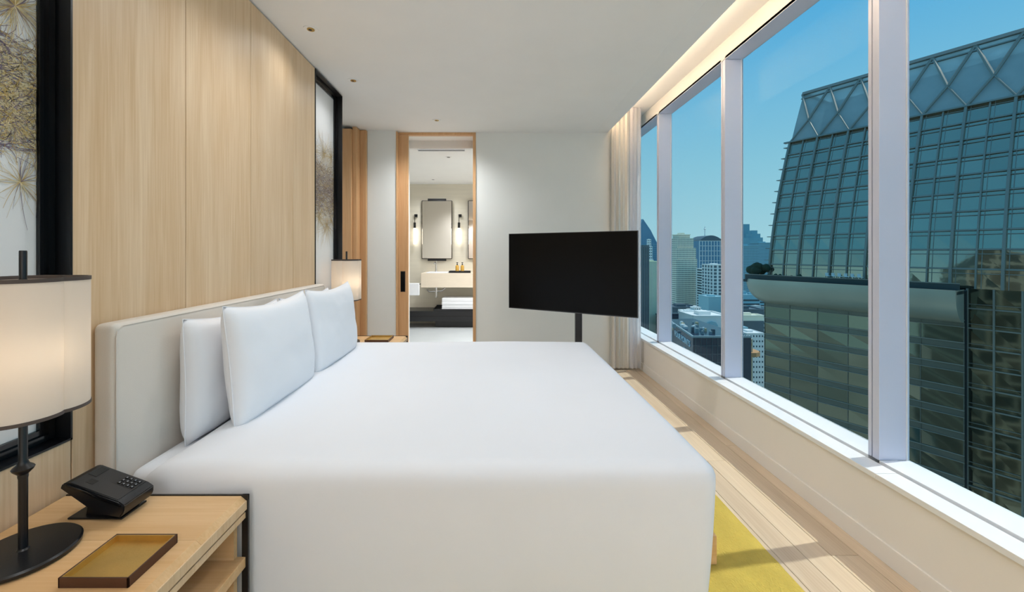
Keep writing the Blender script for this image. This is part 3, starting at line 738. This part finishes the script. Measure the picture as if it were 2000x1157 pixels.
def t_glass(key, c1, c2, rough, wav):
    m = bpy.data.materials.new(key); m.use_nodes = True; M[key] = m; n = m.node_tree.nodes; l = m.node_tree.links; p = n['Principled BSDF']
    oi = n.new('ShaderNodeObjectInfo'); r = n.new('ShaderNodeValToRGB'); r.color_ramp.elements[0].color = c1; r.color_ramp.elements[1].color = c2
    l.new(oi.outputs['Random'], r.inputs[0]); l.new(r.outputs[0], p.inputs['Base Color'])
    p.inputs['Metallic'].default_value = .9; p.inputs['Roughness'].default_value = rough
    t = n.new('ShaderNodeTexCoord'); nz = n.new('ShaderNodeTexNoise'); nz.inputs['Scale'].default_value = .9; nz.inputs['Detail'].default_value = 2
    ge = n.new('ShaderNodeNewGeometry'); l.new(ge.outputs['Position'], nz.inputs['Vector'])
    b = n.new('ShaderNodeBump'); b.inputs['Strength'].default_value = wav; b.inputs['Distance'].default_value = .03
    l.new(nz.outputs['Fac'], b.inputs['Height']); l.new(b.outputs[0], p.inputs['Normal'])
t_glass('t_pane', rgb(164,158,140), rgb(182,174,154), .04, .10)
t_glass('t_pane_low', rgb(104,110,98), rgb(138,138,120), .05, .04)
def _mesh(n, l, out):
    d0 = n.new('ShaderNodeBsdfDiffuse'); d0.inputs[0].default_value = rgb(172,188,190); tl = n.new('ShaderNodeBsdfTranslucent'); tl.inputs[0].default_value = rgb(172,188,190)
    d = n.new('ShaderNodeMixShader'); d.inputs[0].default_value = .35; l.new(d0.outputs[0], d.inputs[1]); l.new(tl.outputs[0], d.inputs[2])
    tr = n.new('ShaderNodeBsdfTransparent'); mx = n.new('ShaderNodeMixShader')
    ge = n.new('ShaderNodeNewGeometry'); w = n.new('ShaderNodeTexNoise'); w.inputs['Scale'].default_value = .35; l.new(ge.outputs['Position'], w.inputs['Vector'])
    r = n.new('ShaderNodeMapRange'); r.inputs['From Min'].default_value = .4; r.inputs['From Max'].default_value = .7; r.inputs['To Min'].default_value = .12; r.inputs['To Max'].default_value = .3
    l.new(w.outputs['Fac'], r.inputs['Value']); l.new(r.outputs[0], mx.inputs[0]); l.new(d.outputs[0], mx.inputs[1]); l.new(tr.outputs[0], mx.inputs[2]); l.new(mx.outputs[0], out.inputs[0])
shader_mix('t_screen', _mesh)
# facade of the room's own tower, which the glass opposite mirrors
m = bpy.data.materials.new('own_facade'); m.use_nodes = True; M['own_facade'] = m
n = m.node_tree.nodes; l = m.node_tree.links; p = n['Principled BSDF']; p.inputs['Roughness'].default_value = .35
ge = n.new('ShaderNodeNewGeometry'); mp = n.new('ShaderNodeMapping'); mp.vector_type = 'POINT'; mp.inputs['Rotation'].default_value = (PI/2, 0, PI/2)
sx = n.new('ShaderNodeSeparateXYZ'); cx_ = n.new('ShaderNodeCombineXYZ'); l.new(ge.outputs['Position'], sx.inputs[0]); l.new(sx.outputs['Y'], cx_.inputs['X']); l.new(sx.outputs['Z'], cx_.inputs['Y'])
br = n.new('ShaderNodeTexBrick'); l.new(cx_.outputs[0], br.inputs['Vector']); br.offset = 0
br.inputs['Scale'].default_value = 1; br.inputs['Brick Width'].default_value = 3.7; br.inputs['Row Height'].default_value = 3.4; br.inputs['Mortar Size'].default_value = .35
br.inputs['Color1'].default_value = rgb(44,58,54); br.inputs['Color2'].default_value = rgb(112,104,88); br.inputs['Mortar'].default_value = rgb(176,174,160)
l.new(br.outputs['Color'], p.inputs['Base Color'])
oc = struct('ground', B(-200, 3000, -600, 4000, GZ-1, GZ), 'city_ground', label='distant city ground far below the window')
bm = bmesh.new(); box(bm, -24, 1.912, -34, 30, GZ, -.13); box(bm, -24, 1.912, -34, 30, 3.11, 24); box(bm, -24, 1.912, -34, YR-.21, -.13, 3.11); box(bm, -24, 1.912, YW+.3, 30, -.13, 3.11)
struct('wall_exterior', bm, 'own_facade', label='outer facade of the tower that holds the room')

def P3(px, py, Y): return Vector(((px-CX)*Y/F, Y, H-(py-CY)*Y/F))
FOOT = []
def clear(x, y, r):
    if any((x-a)**2+(y-b)**2 < (r+c)**2 for a, b, c in FOOT): return False
    FOOT.append((x, y, r)); return True
def building(name, label, x0, x1, yt, yb, Y, material, depth=None, rot=0, win=None, group=None, roof=True, steps=None, winmat='b_glassdark', cat='building'):
    """block whose front face spans the given directions at distance Y; windows joined into one part"""
    a = P3(x0, yt, Y); b = P3(x1, yb if yb else 492, Y); w = b.x-a.x; cx = (a.x+b.x)/2; zt = a.z; z0 = b.z if yb else GZ
    dp = depth or w*.8
    nst = max(1, int(w/dp+.5)); FOOT.extend([(a.x+w*(k+.5)/nst, Y+dp/2, math.hypot(w/nst, dp)/2) for k in range(nst)])
    t = thing(name, label, cat, (cx, Y, z0), group); t.rotation_euler = (0, 0, rot)
    bm = bmesh.new(); lv = steps or [(0, 1.0)]
    segs = []
    h = zt-z0
    for k, (f, s) in enumerate(lv):
        f2 = lv[k+1][0] if k+1 < len(lv) else 1.0
        box(bm, -w/2*s, w/2*s, dp*(1-s)/2, dp-dp*(1-s)/2, h*f, h*f2); segs.append((f, f2, s))
    obj('facade', bm, material, t, local=True)
    if roof:
        s = lv[-1][1]; bm = bmesh.new(); e = w*s/2
        box(bm, -e-.02*w, e+.02*w, dp*(1-s)/2-.02*w, dp*(1-s)/2+.03*w, h, h+.035*w); box(bm, -e-.02*w, e+.02*w, dp-dp*(1-s)/2-.03*w, dp-dp*(1-s)/2+.02*w, h, h+.035*w)
        box(bm, -e-.02*w, -e+.03*w, dp*(1-s)/2, dp-dp*(1-s)/2, h, h+.035*w); box(bm, e-.03*w, e+.02*w, dp*(1-s)/2, dp-dp*(1-s)/2, h, h+.035*w)
        box(bm, -e*.4, e*.3, dp*.35, dp*.65, h, h+.10*w)
        obj('roof_parapet', bm, material, t, local=True)
    if win:
        nc, nr, fw, fh = win; bm = bmesh.new()
        for (f, f2, s) in segs:
            hh = h*(f2-f); nrr = max(1, int(nr*(f2-f)+.5)); ncc = max(1, int(nc*s+.5)); pw_, ph_ = w*s/ncc, hh/nrr
            e = .004*w; ndp = max(1, int(dp*s/pw_))
            for r in range(nrr):
                zc = h*f+ph_*(r+.5)
                for c in range(ncc):
                    xc = -w*s/2+pw_*(c+.5)
                    box(bm, xc-pw_*fw/2, xc+pw_*fw/2, dp*(1-s)/2-e, dp*(1-s)/2+e, zc-ph_*fh/2, zc+ph_*fh/2)
                for c in range(ndp):
                    q = dp*s/ndp; yc = dp*(1-s)/2+q*(c+.5)
                    box(bm, -w*s/2-e, -w*s/2+e, yc-q*fw/2, yc+q*fw/2, zc-ph_*fh/2, zc+ph_*fh/2)
        o = obj('windows', bm, winmat, t, local=True); o['kind'] = 'stuff'
    return t
# --- named towers of the skyline
t = thing('glass_tower', 'blue glass tower with a sharply sloping top beside the sheer curtain', 'building', (P3(1262,470,520).x, 520, GZ))
bm = bmesh.new(); q = [P3(1240,470,520), P3(1256,428,520), P3(1271,450,520), P3(1285,478,520)]
prism(bm, [(q[0].x, GZ)]+[(p.x, p.z) for p in q]+[(q[3].x, GZ)], 520, 545); obj('facade', bm, 'b_blue', t)
bm = bmesh.new()
for k in range(26):
    z = GZ+ (q[3].z-GZ)*k/25; box(bm, q[0].x, q[3].x+.05, 519.6, 520, z, z+.35)
for k in range(6): x = q[0].x+(q[3].x-q[0].x)*k/5; box(bm, x, x+.3, 519.6, 520, GZ, q[3].z)
obj('mullion_grid', bm, 'b_sky', t, kind='stuff')
building('apartment_tower', 'slim white stepped apartment tower in front of the blue sloping glass tower', 1263, 1276, 468, None, 430, 'b_white', win=(4,26,.5,.45), steps=[(0,1),(.7,.8),(.9,.5)])
building('office_tower', 'dark grey narrow tower with vertical stripes beside the sheer curtain', 1246, 1268, 480, None, 170, 'b_slate', depth=16, win=(5,1,.45,.98))
building('apartment_tower', 'pale green flat sided tower beside the dark striped tower', 1268.5, 1296, 512, None, 185, 'b_green', depth=16, win=(3,1,.12,.96), winmat='b_cream')
building('hotel_tower', 'cream stepped tower with rows of small square windows', 1319, 1364, 459, None, 300, 'b_cream', depth=13, rot=.18, win=(15,46,.52,.5), steps=[(0,1),(.74,.93),(.86,.78),(.965,.55)])
t = building('office_tower', 'blue glass tower with an arched top and white grid', 1366, 1412, 471, None, 430, 'b_blue', depth=24, roof=False)
w_ = 46*430/F; bm = bmesh.new(); hh = P3(1366,471,430).z-GZ
prism(bm, [(-w_/2+w_*k/12, hh+ (11*430/F)*math.sin(PI*k/12)**.8) for k in range(13)], 0, 24); obj('arched_roof', bm, 'b_slate', t, local=True)
bm = bmesh.new()
for k in range(9): x = -w_/2+w_*k/8; box(bm, x-.28, x+.28, -.4, 0, 0, hh)
for k in range(14): z = hh*k/13; box(bm, -w_/2, w_/2, -.4, 0, z-.25, z+.25)
obj('white_grid', bm, 'b_white', t, local=True, kind='stuff')
bm = bmesh.new(); tube(bm, [(-.5,12,hh+5),(-.5,12,hh+5+20*430/F)], .45, 8); lathe(bm, [(.3,hh+12.2),(1.3,hh+13.2),(.3,hh+14.2)], (-.5,12,0), 10); obj('antenna', bm, 'b_white', t, local=True)
building('apartment_tower', 'white balconied apartment tower in front of the arched glass tower', 1375.5, 1392.5, 526, None, 285, 'b_white', depth=12, win=(1,24,.62,.5))
building('apartment_tower', 'white tower with blue-grey bays next to the window mullion', 1392.5, 1420, 518, None, 262, 'b_white', depth=14, win=(3,22,.6,.7), winmat='b_slate')
building('concrete_tower', 'blank cream wedge tower beside the stepped cream tower', 1363, 1378, 547, None, 330, 'b_tan', depth=14, rot=.4)
building('warehouse', 'pale blue blank block beneath the white balconied tower', 1384, 1416, 581, None, 240, 'b_paleblue', depth=12)
building('podium', 'dark slate podium at the foot of the stepped cream tower', 1314, 1366, 602, None, 262, 'b_slate', depth=16)
building('rooftop_house', 'small white stepped house on the roofs below the cream tower', 1352, 1382, 603, None, 225, 'b_white', depth=10, win=(6,12,.4,.4), steps=[(0,1),(.86,.8),(.95,.45)])
building('rooftop_house', 'low white house with dark openings beside the slate podium', 1338, 1354, 609, None, 215, 'b_white', depth=8, win=(5,12,.4,.3))
building('long_block', 'long navy blank hall with a pale roof edge', 1298, 1356, 621, None, 174.5, 'b_navy', depth=9)
t = building('hall', 'pale grey block with a light blue arched front', 1355, 1425, 619, None, 160, 'b_white', depth=13)
w_ = 70*165/F; hh = P3(1355,619,165).z-GZ
bm = bmesh.new(); prism(bm, [(-2.4,hh-14),(2.2,hh-14),(2.2,hh-2.6),(1.5,hh-1.4),(0,hh-1.0),(-1.6,hh-1.4),(-2.4,hh-2.8)], -.5, 0); fr = obj('arched_front', bm, 'b_paleblue', t, local=True)
for x in (-1.4, .6): obj('small_window', B(x, x+.8, -.6, -.48, hh-6.2, hh-4.9), 'b_navy', t, local=True)
# dark hotel with lettering on its return face
YH = 118
c0 = P3(1353.5, 660, YH); cr = P3(1440, 659, YH); far = P3(1300, 648, 150)
t = thing('sign_building', 'dark navy glass building with white lettering below the window', 'building', (c0.x, YH, GZ))
zt = c0.z; bm = bmesh.new(); prism(bm, [(c0.x, YH), (cr.x+4, YH), (cr.x+4, YH+34), (far.x, 150)], GZ, zt, axis='Z'); obj('facade', bm, 'b_navy', t)
bm = bmesh.new(); prism(bm, [(c0.x-.2, YH-.2), (cr.x+4, YH-.2), (cr.x+4, YH+.3), (c0.x+.2, YH+.3)], zt, zt+.5, axis='Z'); prism(bm, [(c0.x-.2, YH-.2), (c0.x+.3, YH+.1), (far.x+.5, 150), (far.x, 150)], zt, zt+.5, axis='Z'); obj('parapet', bm, 'b_grey', t)
for k in range(9): obj('facade_line', B(c0.x, cr.x, YH-.12, YH, zt-2.4*(k+1), zt-2.4*(k+1)+.14), 'b_slate', t)
for k in range(7): obj('facade_fin', B(c0.x+1.6*k+.6, c0.x+1.6*k+.72, YH-.15, YH, GZ, zt-.2), 'b_slate', t)
rr = random.Random(11)
for k in range(22):
    x = c0.x-2+rr.random()*13; y = YH+3+rr.random()*22; w = rr.uniform(.5, 1.4); h = rr.uniform(.5, 1.5)
    bm = bmesh.new(); box(bm, x, x+w, y, y+w, zt, zt+h); box(bm, x+.1*w, x+.9*w, y+.1*w, y+.9*w, zt+h, zt+h+.15); obj('roof_plant', bm, rr.choice(['b_grey','b_white','b_slate','b_tan']), t)
def text(s, size, origin, xdir, parent, material, name='lettering', sx=1):
    cu = bpy.data.curves.new('txt', 'FONT'); cu.body = s; cu.size = size; cu.extrude = .03*size
    o = bpy.data.objects.new('txt', cu); COL.objects.link(o); dg = bpy.context.evaluated_depsgraph_get()
    me = bpy.data.meshes.new_from_object(o.evaluated_get(dg)); bpy.data.objects.remove(o); bm = bmesh.new(); bm.from_mesh(me)
    wd = max(v.co.x for v in bm.verts); X = Vector(xdir).normalized(); Z = Vector((0,0,1)); N = X.cross(Z)
    for v in bm.verts: c = v.co.copy(); v.co = Vector(origin)+X*(c.x*sx)+Z*c.y+N*c.z
    return obj(name, bm, material, parent), wd*sx
fd = (Vector((c0.x, YH, 0))-Vector((far.x, 150, 0)))      # along the return face, towards us
fl_ = fd.length; fdn = fd.normalized(); nn = fdn.cross(Vector((0,0,1)))
o0 = Vector((far.x, 150, 0))
st = o0+fdn*(fl_*.40)+nn*.12
text('FOUR POINTS', 2.6, (st.x, st.y, zt-3.3), fdn, t, 'sign_white', sx=1.05)
st = o0+fdn*(fl_*.72)+nn*.12
text('BY SHERATON', 1.1, (st.x, st.y, zt-5.4), fdn, t, 'sign_white', sx=1.0)
# --- right of the second mullion
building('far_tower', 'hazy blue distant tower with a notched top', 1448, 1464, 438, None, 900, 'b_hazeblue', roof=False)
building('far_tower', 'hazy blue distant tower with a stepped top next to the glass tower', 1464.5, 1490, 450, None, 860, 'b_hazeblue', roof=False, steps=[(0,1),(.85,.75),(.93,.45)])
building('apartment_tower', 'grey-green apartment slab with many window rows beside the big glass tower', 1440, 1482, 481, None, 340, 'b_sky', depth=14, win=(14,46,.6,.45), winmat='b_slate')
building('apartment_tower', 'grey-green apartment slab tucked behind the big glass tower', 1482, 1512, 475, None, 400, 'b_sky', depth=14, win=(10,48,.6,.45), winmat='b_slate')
building('flyover_block', 'long slate block with a pale roof edge below the grey-green slab', 1436, 1492, 606, None, 215, 'b_slate', depth=12)
building('long_block', 'long pale viaduct-like block below the slate block', 1436, 1492, 618, 627, 205, 'b_cream', depth=6)
building('low_house', 'small pale blue house near the edge of the big glass tower', 1446, 1461, 640, None, 165, 'b_paleblue', depth=7, win=(4,10,.5,.4))
building('low_house', 'white apartment house with dark window rows near the big glass tower', 1458, 1492, 652, None, 150, 'b_white', depth=8, win=(6,14,.4,.35))
t = building('shop_house', 'beige curved shop building with brown lettering and terracotta roof edge', 1438, 1470, 664, None, 128, 'b_tan', depth=8)
w_ = 32*128/F; hh = P3(1438,664,128).z-GZ
bm = bmesh.new(); prism(bm, [(-w_/2,-1),(w_*.6,-1),(w_*.95,0),(w_*1.1,2),(w_*1.1,6),(-w_/2,6)], hh-5.2, hh-3.9, axis='Z'); obj('terracotta_ledge', bm, 'b_terracotta', t, local=True)
for k in range(3): obj('sign_mark', B(.5+k*.62, .9+k*.62, -.2, 0, hh-1.9, hh-1.0), 'b_terracotta', t, local=True)
# low city fabric between and beyond
rr = random.Random(21); kinds = [('low_block', 'low white rooftop among the distant city blocks', 'b_white'), ('low_block', 'low grey rooftop among the distant city blocks', 'b_grey'), ('low_block', 'low sandy rooftop among the distant city blocks', 'b_tan'), ('low_block', 'low dusty blue rooftop among the distant city blocks', 'b_sky')]
FOOT += [(P3(1262,470,520).x, 532, 20)]
FOOT += [(44+k, 118+8*j, 9) for k in range(0, 40, 6) for j in range(0, 5)]
FOOT += [(P0x+.499*u+.8665*k, 70-.8665*u+.499*k, 9) for P0x in (47.4,) for u in range(-6, 45, 5) for k in range(-6, 26, 5)]
for k in range(260):
    Y = rr.uniform(150, 900); px = rr.uniform(1245, 1500); w = rr.uniform(10, 22); h = rr.uniform(9, 26) if Y > 260 else rr.uniform(6, 12)
    nm, lb, mt = rr.choice(kinds); x = (px-CX)*Y/F
    if not clear(x, Y+w*.35, w*.66): continue
    t = thing(nm, lb, 'building', (x, Y, GZ), lb.replace('low ', '').replace(' among', 's among').replace('rooftop', 'rooftop')); t.rotation_euler = (0, 0, rr.uniform(-.5, .5))
    bm = bmesh.new(); box(bm, -w/2, w/2, 0, w*.7, 0, h); obj('facade', bm, mt, t, local=True)
    bm = bmesh.new(); box(bm, -w*.3, w*.1, w*.2, w*.45, h, h+2.2); box(bm, w*.15, w*.3, w*.1, w*.25, h, h+1.4); obj('roof_house', bm, mt, t, local=True)
    bm = bmesh.new()
    for r in range(int(h/3)): box(bm, -w/2+.4, w/2-.4, -.08, .05, 3*r+1.0, 3*r+2.3)
    obj('window_bands', bm, 'b_glassdark', t, local=True, kind='stuff')
def blob_tree(name, label, c, r, parent=None, group=None, n=7, seed=0):
    rr = random.Random(seed); t = thing(name, label, 'tree', (c.x, c.y, c.z), group)
    bm = bmesh.new(); tube(bm, [(0,0,0),(0.02*r,0,r*.6),(0,0,r*1.1)], r*.09, 7); obj('trunk', bm, 'b_terracotta', t, local=True)
    bm = bmesh.new()
    for k in range(n):
        g = bmesh.ops.create_icosphere(bm, subdivisions=2, radius=r*rr.uniform(.35,.6))['verts']
        o = Vector((rr.uniform(-.6,.6)*r, rr.uniform(-.6,.6)*r, r*1.1+rr.uniform(-.35,.4)*r))
        for v in g: v.co = v.co*(1+.25*noise.noise(v.co*3/r))+o
    obj('crown', bm, 'foliage', t, local=True, smooth=True); return t
for k in range(80):
    Y = rr.uniform(95, 230); px = rr.uniform(1450, 1490) if k % 2 else rr.uniform(1314, 1405)
    rad = rr.uniform(3.5, 6)
    if not clear((px-CX)*Y/F, Y, rad*1.1): continue
    blob_tree('street_tree', 'dark green street tree between the distant low rooftops', Vector(((px-CX)*Y/F, Y, GZ)), rad, group='street trees between the rooftops', seed=k)

# --- the big glass tower opposite
U = Vector((.499, -.8665, 0)).normalized(); N_ = Vector((-U.y*-1, 0, 0)); N_ = Vector((-.8665, -.499, 0)).normalized()
P0 = Vector((47.4, 70.0, 0)); Z0, Z1, ZK, LEAN = -3.2, 30.4, 21.0, 11.7
def tw(u, w, z):
    s = max(0, (z-Z0)/(Z1-Z0)); k = LEAN*s**1.5
    return P0+U*u+N_*(w-k)+Vector((0,0,z))
tower = thing('glass_tower', 'huge leaning glass tower with a diagrid crown and curved bowl terrace', 'building', (P0.x, P0.y, GZ))
def hexa(pts8, bm):
    v = [bm.verts.new(p) for p in pts8]
    for f in [(0,1,2,3),(7,6,5,4),(0,4,5,1),(1,5,6,2),(2,6,7,3),(3,7,4,0)]: bm.faces.new([v[i] for i in f])
    return bm
def slabf(u0, u1, z0, z1, w0, w1, bm=None):
    bm = bm or bmesh.new()
    return hexa([tw(u0,w0,z0), tw(u1,w0,z0), tw(u1,w0,z1), tw(u0,w0,z1), tw(u0,w1,z0), tw(u1,w1,z0), tw(u1,w1,z1), tw(u0,w1,z1)], bm)
LEN = 40.0; nc = 19; cw = LEN/nc; nr = 10; rh = (ZK-Z0)/nr
# body: solid behind the panes, following the lean
bm = bmesh.new(); zs = [GZ, -33, Z0]+[Z0+(Z1-Z0)*k/10 for k in range(1, 8)]+[ZK+.2]
for a, b in zip(zs, zs[1:]): hexa([tw(.05,-.15,a), tw(LEN,-.15,a), tw(LEN,-.15,b), tw(.05,-.15,b), tw(.05,-22,a), tw(LEN,-22,a), tw(LEN,-22,b), tw(.05,-22,b)], bm)
obj('core', bm, 't_core', tower)
rr = random.Random(4)
for r in range(nr):
    za, zb = Z0+rh*r, Z0+rh*(r+1)
    for c in range(nc):
        j = rr.uniform(-.03, .03); j2 = rr.uniform(-.03, .03); bm = bmesh.new()
        u0, u1 = c*cw, (c+1)*cw
        hexa([tw(u0,-.10,za), tw(u1,-.10,za), tw(u1,-.10,zb), tw(u0,-.10,zb), tw(u0,j2,za), tw(u1,-j2,za), tw(u1,j,zb), tw(u0,-j,zb)], bm)
        obj('pane', bm, 't_pane', tower)
    bm = slabf(0, LEN, zb-.10, zb+.10, -.05, .16); slabf(0, LEN, zb-.62, zb-.54, -.05, .10, bm); obj('transom', bm, 't_frame', tower)
for c in range(nc+1):
    h = .13 if c % 2 == 0 else .075; bm = bmesh.new(); zz = [Z0+(ZK-Z0)*k/8 for k in range(9)]
    for a, b in zip(zz, zz[1:]):
        slabf(c*cw-h, c*cw+h, a, b, -.05, .38 if c % 2 == 0 else .28, bm)
        slabf(c*cw+.40, c*cw+.46, a, b, -.05, .06, bm)
    obj('fin', bm, 't_frame', tower)
# side return of the leaning block (left end) with short louvres
bm = bmesh.new(); zz = [Z0+(ZK-Z0)*k/8 for k in range(9)]
for k in range(12): z = Z0+(ZK-Z0)*(k+.5)/12; hexa([tw(-.9,.1,z), tw(.0,.1,z), tw(0,.1,z+.12), tw(-.9,.1,z+.12), tw(-.5,-3,z), tw(0,-3,z), tw(0,-3,z+.12), tw(-.5,-3,z+.12)], bm)
obj('edge_louvres', bm, 't_frame', tower)
# crown: screen, struts, top rail
bm = bmesh.new()
for k in range(8):
    a, b = ZK+(Z1-ZK)*k/8, ZK+(Z1-ZK)*(k+1)/8
    v = [bm.verts.new(tw(0,-.25,a)), bm.verts.new(tw(LEN,-.25,a)), bm.verts.new(tw(LEN,-.25,b)), bm.verts.new(tw(0,-.25,b))]; bm.faces.new(v)
    v = [bm.verts.new(tw(0,-.25,a)), bm.verts.new(tw(0,-.25,b)), bm.verts.new(tw(0,-14,b)), bm.verts.new(tw(0,-14,a))]; bm.faces.new(v)
obj('crown_screen', bm, 't_screen', tower)
bm = bmesh.new(); 
for k in range(8):
    a, b = ZK+(Z1-ZK)*k/8, ZK+(Z1-ZK)*(k+1)/8
    v = [bm.verts.new(tw(.2,-9,a)), bm.verts.new(tw(LEN,-9,a)), bm.verts.new(tw(LEN,-9,b)), bm.verts.new(tw(.2,-9,b))]; bm.faces.new(v)
obj('crown_backscreen', bm, 't_screen', tower)
def strut(p, q, w):
    bm = bmesh.new(); tube(bm, [tw(*p), tw((p[0]+q[0])/2, .1, (p[2]+q[2])/2), tw(*q)], w, 6); obj('strut', bm, 't_frame', tower)
pp = 2*cw; zm = ZK+(Z1-ZK)*.40
for k in range(int(LEN/pp)+1):
    u = k*pp
    strut((u,.1,Z1), (u+pp*.5,.1,zm), .20); strut((u+pp,.1,Z1), (u+pp*.5,.1,zm), .20)
    strut((u+pp*.5,.1,zm), (u,.1,ZK), .18); strut((u+pp*.5,.1,zm), (u+pp,.1,ZK), .11)
bm = slabf(0, LEN, Z1-.1, Z1+.45, -.3, .35); slabf(0, LEN, Z1-1.0, Z1-.8, -.3, .2, bm); obj('top_rail', bm, 't_frame', tower)
obj('crown_sill', slabf(-.9, LEN, ZK-.12, ZK+.12, -.3, .45), 't_frame', tower)
bm = bmesh.new(); hexa([tw(0,-.2,Z1), tw(.3,-.2,Z1), tw(.3,-.2,Z1+.4), tw(0,-.2,Z1+.4), tw(0,-14,Z1), tw(.3,-14,Z1), tw(.3,-14,Z1+.4), tw(0,-14,Z1+.4)], bm); obj('return_rail', bm, 't_frame', tower)
# lower block under the bowl
UB, WB, ZB0, ZB1 = 22.5, 1.5, -7.3, -3.5
def tp(u, w, z): return P0+U*u+N_*w+Vector((0,0,z))
def slabp(u0, u1, z0, z1, w0, w1, bm=None):
    bm = bm or bmesh.new()
    return hexa([tp(u0,w0,z0), tp(u1,w0,z0), tp(u1,w0,z1), tp(u0,w0,z1), tp(u0,w1,z0), tp(u1,w1,z0), tp(u1,w1,z1), tp(u0,w1,z1)], bm)
obj('lower_core', slabp(0, UB, GZ, ZB1, -20, WB-.12), 't_core', tower)
FH = 2.75; nfl = 12; nb = 6; bw_ = UB/nb
for f in range(nfl):
    zt_ = ZB0+.3-f*FH
    for c in range(nb):
        j = rr.uniform(-.03, .03); u0, u1 = c*bw_, (c+1)*bw_
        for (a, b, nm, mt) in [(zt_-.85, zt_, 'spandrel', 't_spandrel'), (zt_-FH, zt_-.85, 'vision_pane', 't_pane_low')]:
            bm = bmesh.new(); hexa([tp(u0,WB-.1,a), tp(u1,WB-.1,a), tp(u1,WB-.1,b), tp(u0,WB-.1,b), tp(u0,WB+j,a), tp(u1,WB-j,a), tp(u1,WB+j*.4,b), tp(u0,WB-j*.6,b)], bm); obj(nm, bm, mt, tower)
    bm = slabp(-.05, UB+.05, zt_-.05, zt_+.05, WB-.05, WB+.12); slabp(-.05, UB+.05, zt_-.89, zt_-.82, WB-.05, WB+.09, bm); obj('floor_line', bm, 't_frame', tower)
for c in range(nb+1): obj('lower_fin', slabp(c*bw_-.05, c*bw_+.05, GZ, ZB0, WB-.05, WB+.08), 't_spandrel', tower)
# facade right of the bowl, running down past it
for r in range(12):
    zb = Z0-rh*r; za = zb-rh
    for c in range(8):
        j = rr.uniform(-.03, .03); u0 = UB+c*cw; u1 = u0+cw; bm = bmesh.new()
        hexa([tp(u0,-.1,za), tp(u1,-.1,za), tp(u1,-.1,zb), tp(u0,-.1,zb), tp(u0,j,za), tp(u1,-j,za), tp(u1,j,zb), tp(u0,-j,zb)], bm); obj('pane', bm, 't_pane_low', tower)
    bm = slabp(UB, LEN, za-.08, za+.08, -.05, .14); slabp(UB, LEN, za+.5, za+.56, -.05, .1, bm); obj('transom', bm, 't_frame', tower)
for c in range(9): obj('fin', slabp(UB+c*cw-.08, UB+c*cw+.08, -33, Z0, -.05, .25), 't_frame', tower)
# bowl: quarter-ellipse profile swept round the front and the end
OV = 3.4; prof = [(OV*math.sin(PI/2*k/14), ZB0+(ZB1-ZB0)*(1-math.cos(PI/2*k/14))) for k in range(15)]
prof.append((OV, ZB1+.25)); prof.append((OV-.35, ZB1+.25))
bm = bmesh.new(); rows = []
for (o_, z) in prof:
    row = [tp(UB, WB+o_, z), tp(UB*.66, WB+o_, z), tp(UB*.33, WB+o_, z), tp(2.0, WB+o_, z)]
    for k in range(1, 9): a = PI/2*k/8; row.append(tp(2.0-(2.0+o_)*math.sin(a), WB-2.0+(2.0+o_)*math.cos(a), z))
    row.append(tp(-o_, -10, z)); rows.append([bm.verts.new(p) for p in row])
for a, b in zip(rows, rows[1:]):
    for k in range(len(a)-1): bm.faces.new((a[k], a[k+1], b[k+1], b[k]))
c0_ = bm.verts.new(tp(UB, WB, ZB1+.25))
for a, b in zip(rows, rows[1:]): bm.faces.new((a[0], b[0], c0_))
obj('bowl', bm, 't_bowl', tower, smooth='auto', label='curved metal bowl under the terrace')
bm = bmesh.new(); hexa([tp(-OV+.4,-10,ZB1-.3), tp(UB,-10,ZB1-.3), tp(UB,-10,ZB1+.1), tp(-OV+.4,-10,ZB1+.1), tp(-OV+.4,WB+1.6,ZB1-.3), tp(UB,WB+OV-.4,ZB1-.3), tp(UB,WB+OV-.4,ZB1+.1), tp(-OV+.4,WB+1.6,ZB1+.1)], bm); obj('terrace_deck', bm, 't_deck', tower)
bm = slabp(-OV+1.2, UB, ZB1+.1, ZB1+.95, WB+1.7, WB+1.9); obj('balustrade', bm, 't_deck', tower)
obj('handrail', slabp(-OV+1.2, UB, ZB1+.95, ZB1+1.05, WB+1.65, WB+1.95), 't_frame', tower)
for k in range(6):
    p = tp(9.2+.75*k, WB+.9, ZB1+1.2)
    t = thing('deck_chair', 'small white terrace chair behind the bowl balustrade', 'chair', p, 'white terrace chairs on the bowl')
    bm = bmesh.new(); box(bm, -.22, .22, -.25, .25, .0, .08); obj('seat', bm, 'b_white', t, local=True)
    bm = bmesh.new(); box(bm, -.22, .22, .2, .28, .05, .5); obj('backrest', bm, 'b_white', t, local=True)
    bm = bmesh.new(); [box(bm, a-.03, a+.03, b-.03, b+.03, -1.1, .0) for a in (-.18,.18) for b in (-.2,.2)]; obj('legs', bm, 't_frame', t, local=True)
blob_tree('terrace_tree', 'round dark green tree at the end of the bowl terrace', tp(-1.2, WB-.6, ZB1+.1), 1.5, seed=91)
for k, (u, r) in enumerate([(1.0,.55),(2.5,.6),(4.0,.55),(5.6,.65),(15.5,.6),(17.5,.55)]):
    blob_tree('terrace_shrub', 'dark green shrub in a row along the bowl terrace', tp(u, WB+.85, ZB1+.1), r, group='shrubs along the bowl terrace', seed=100+k, n=5)
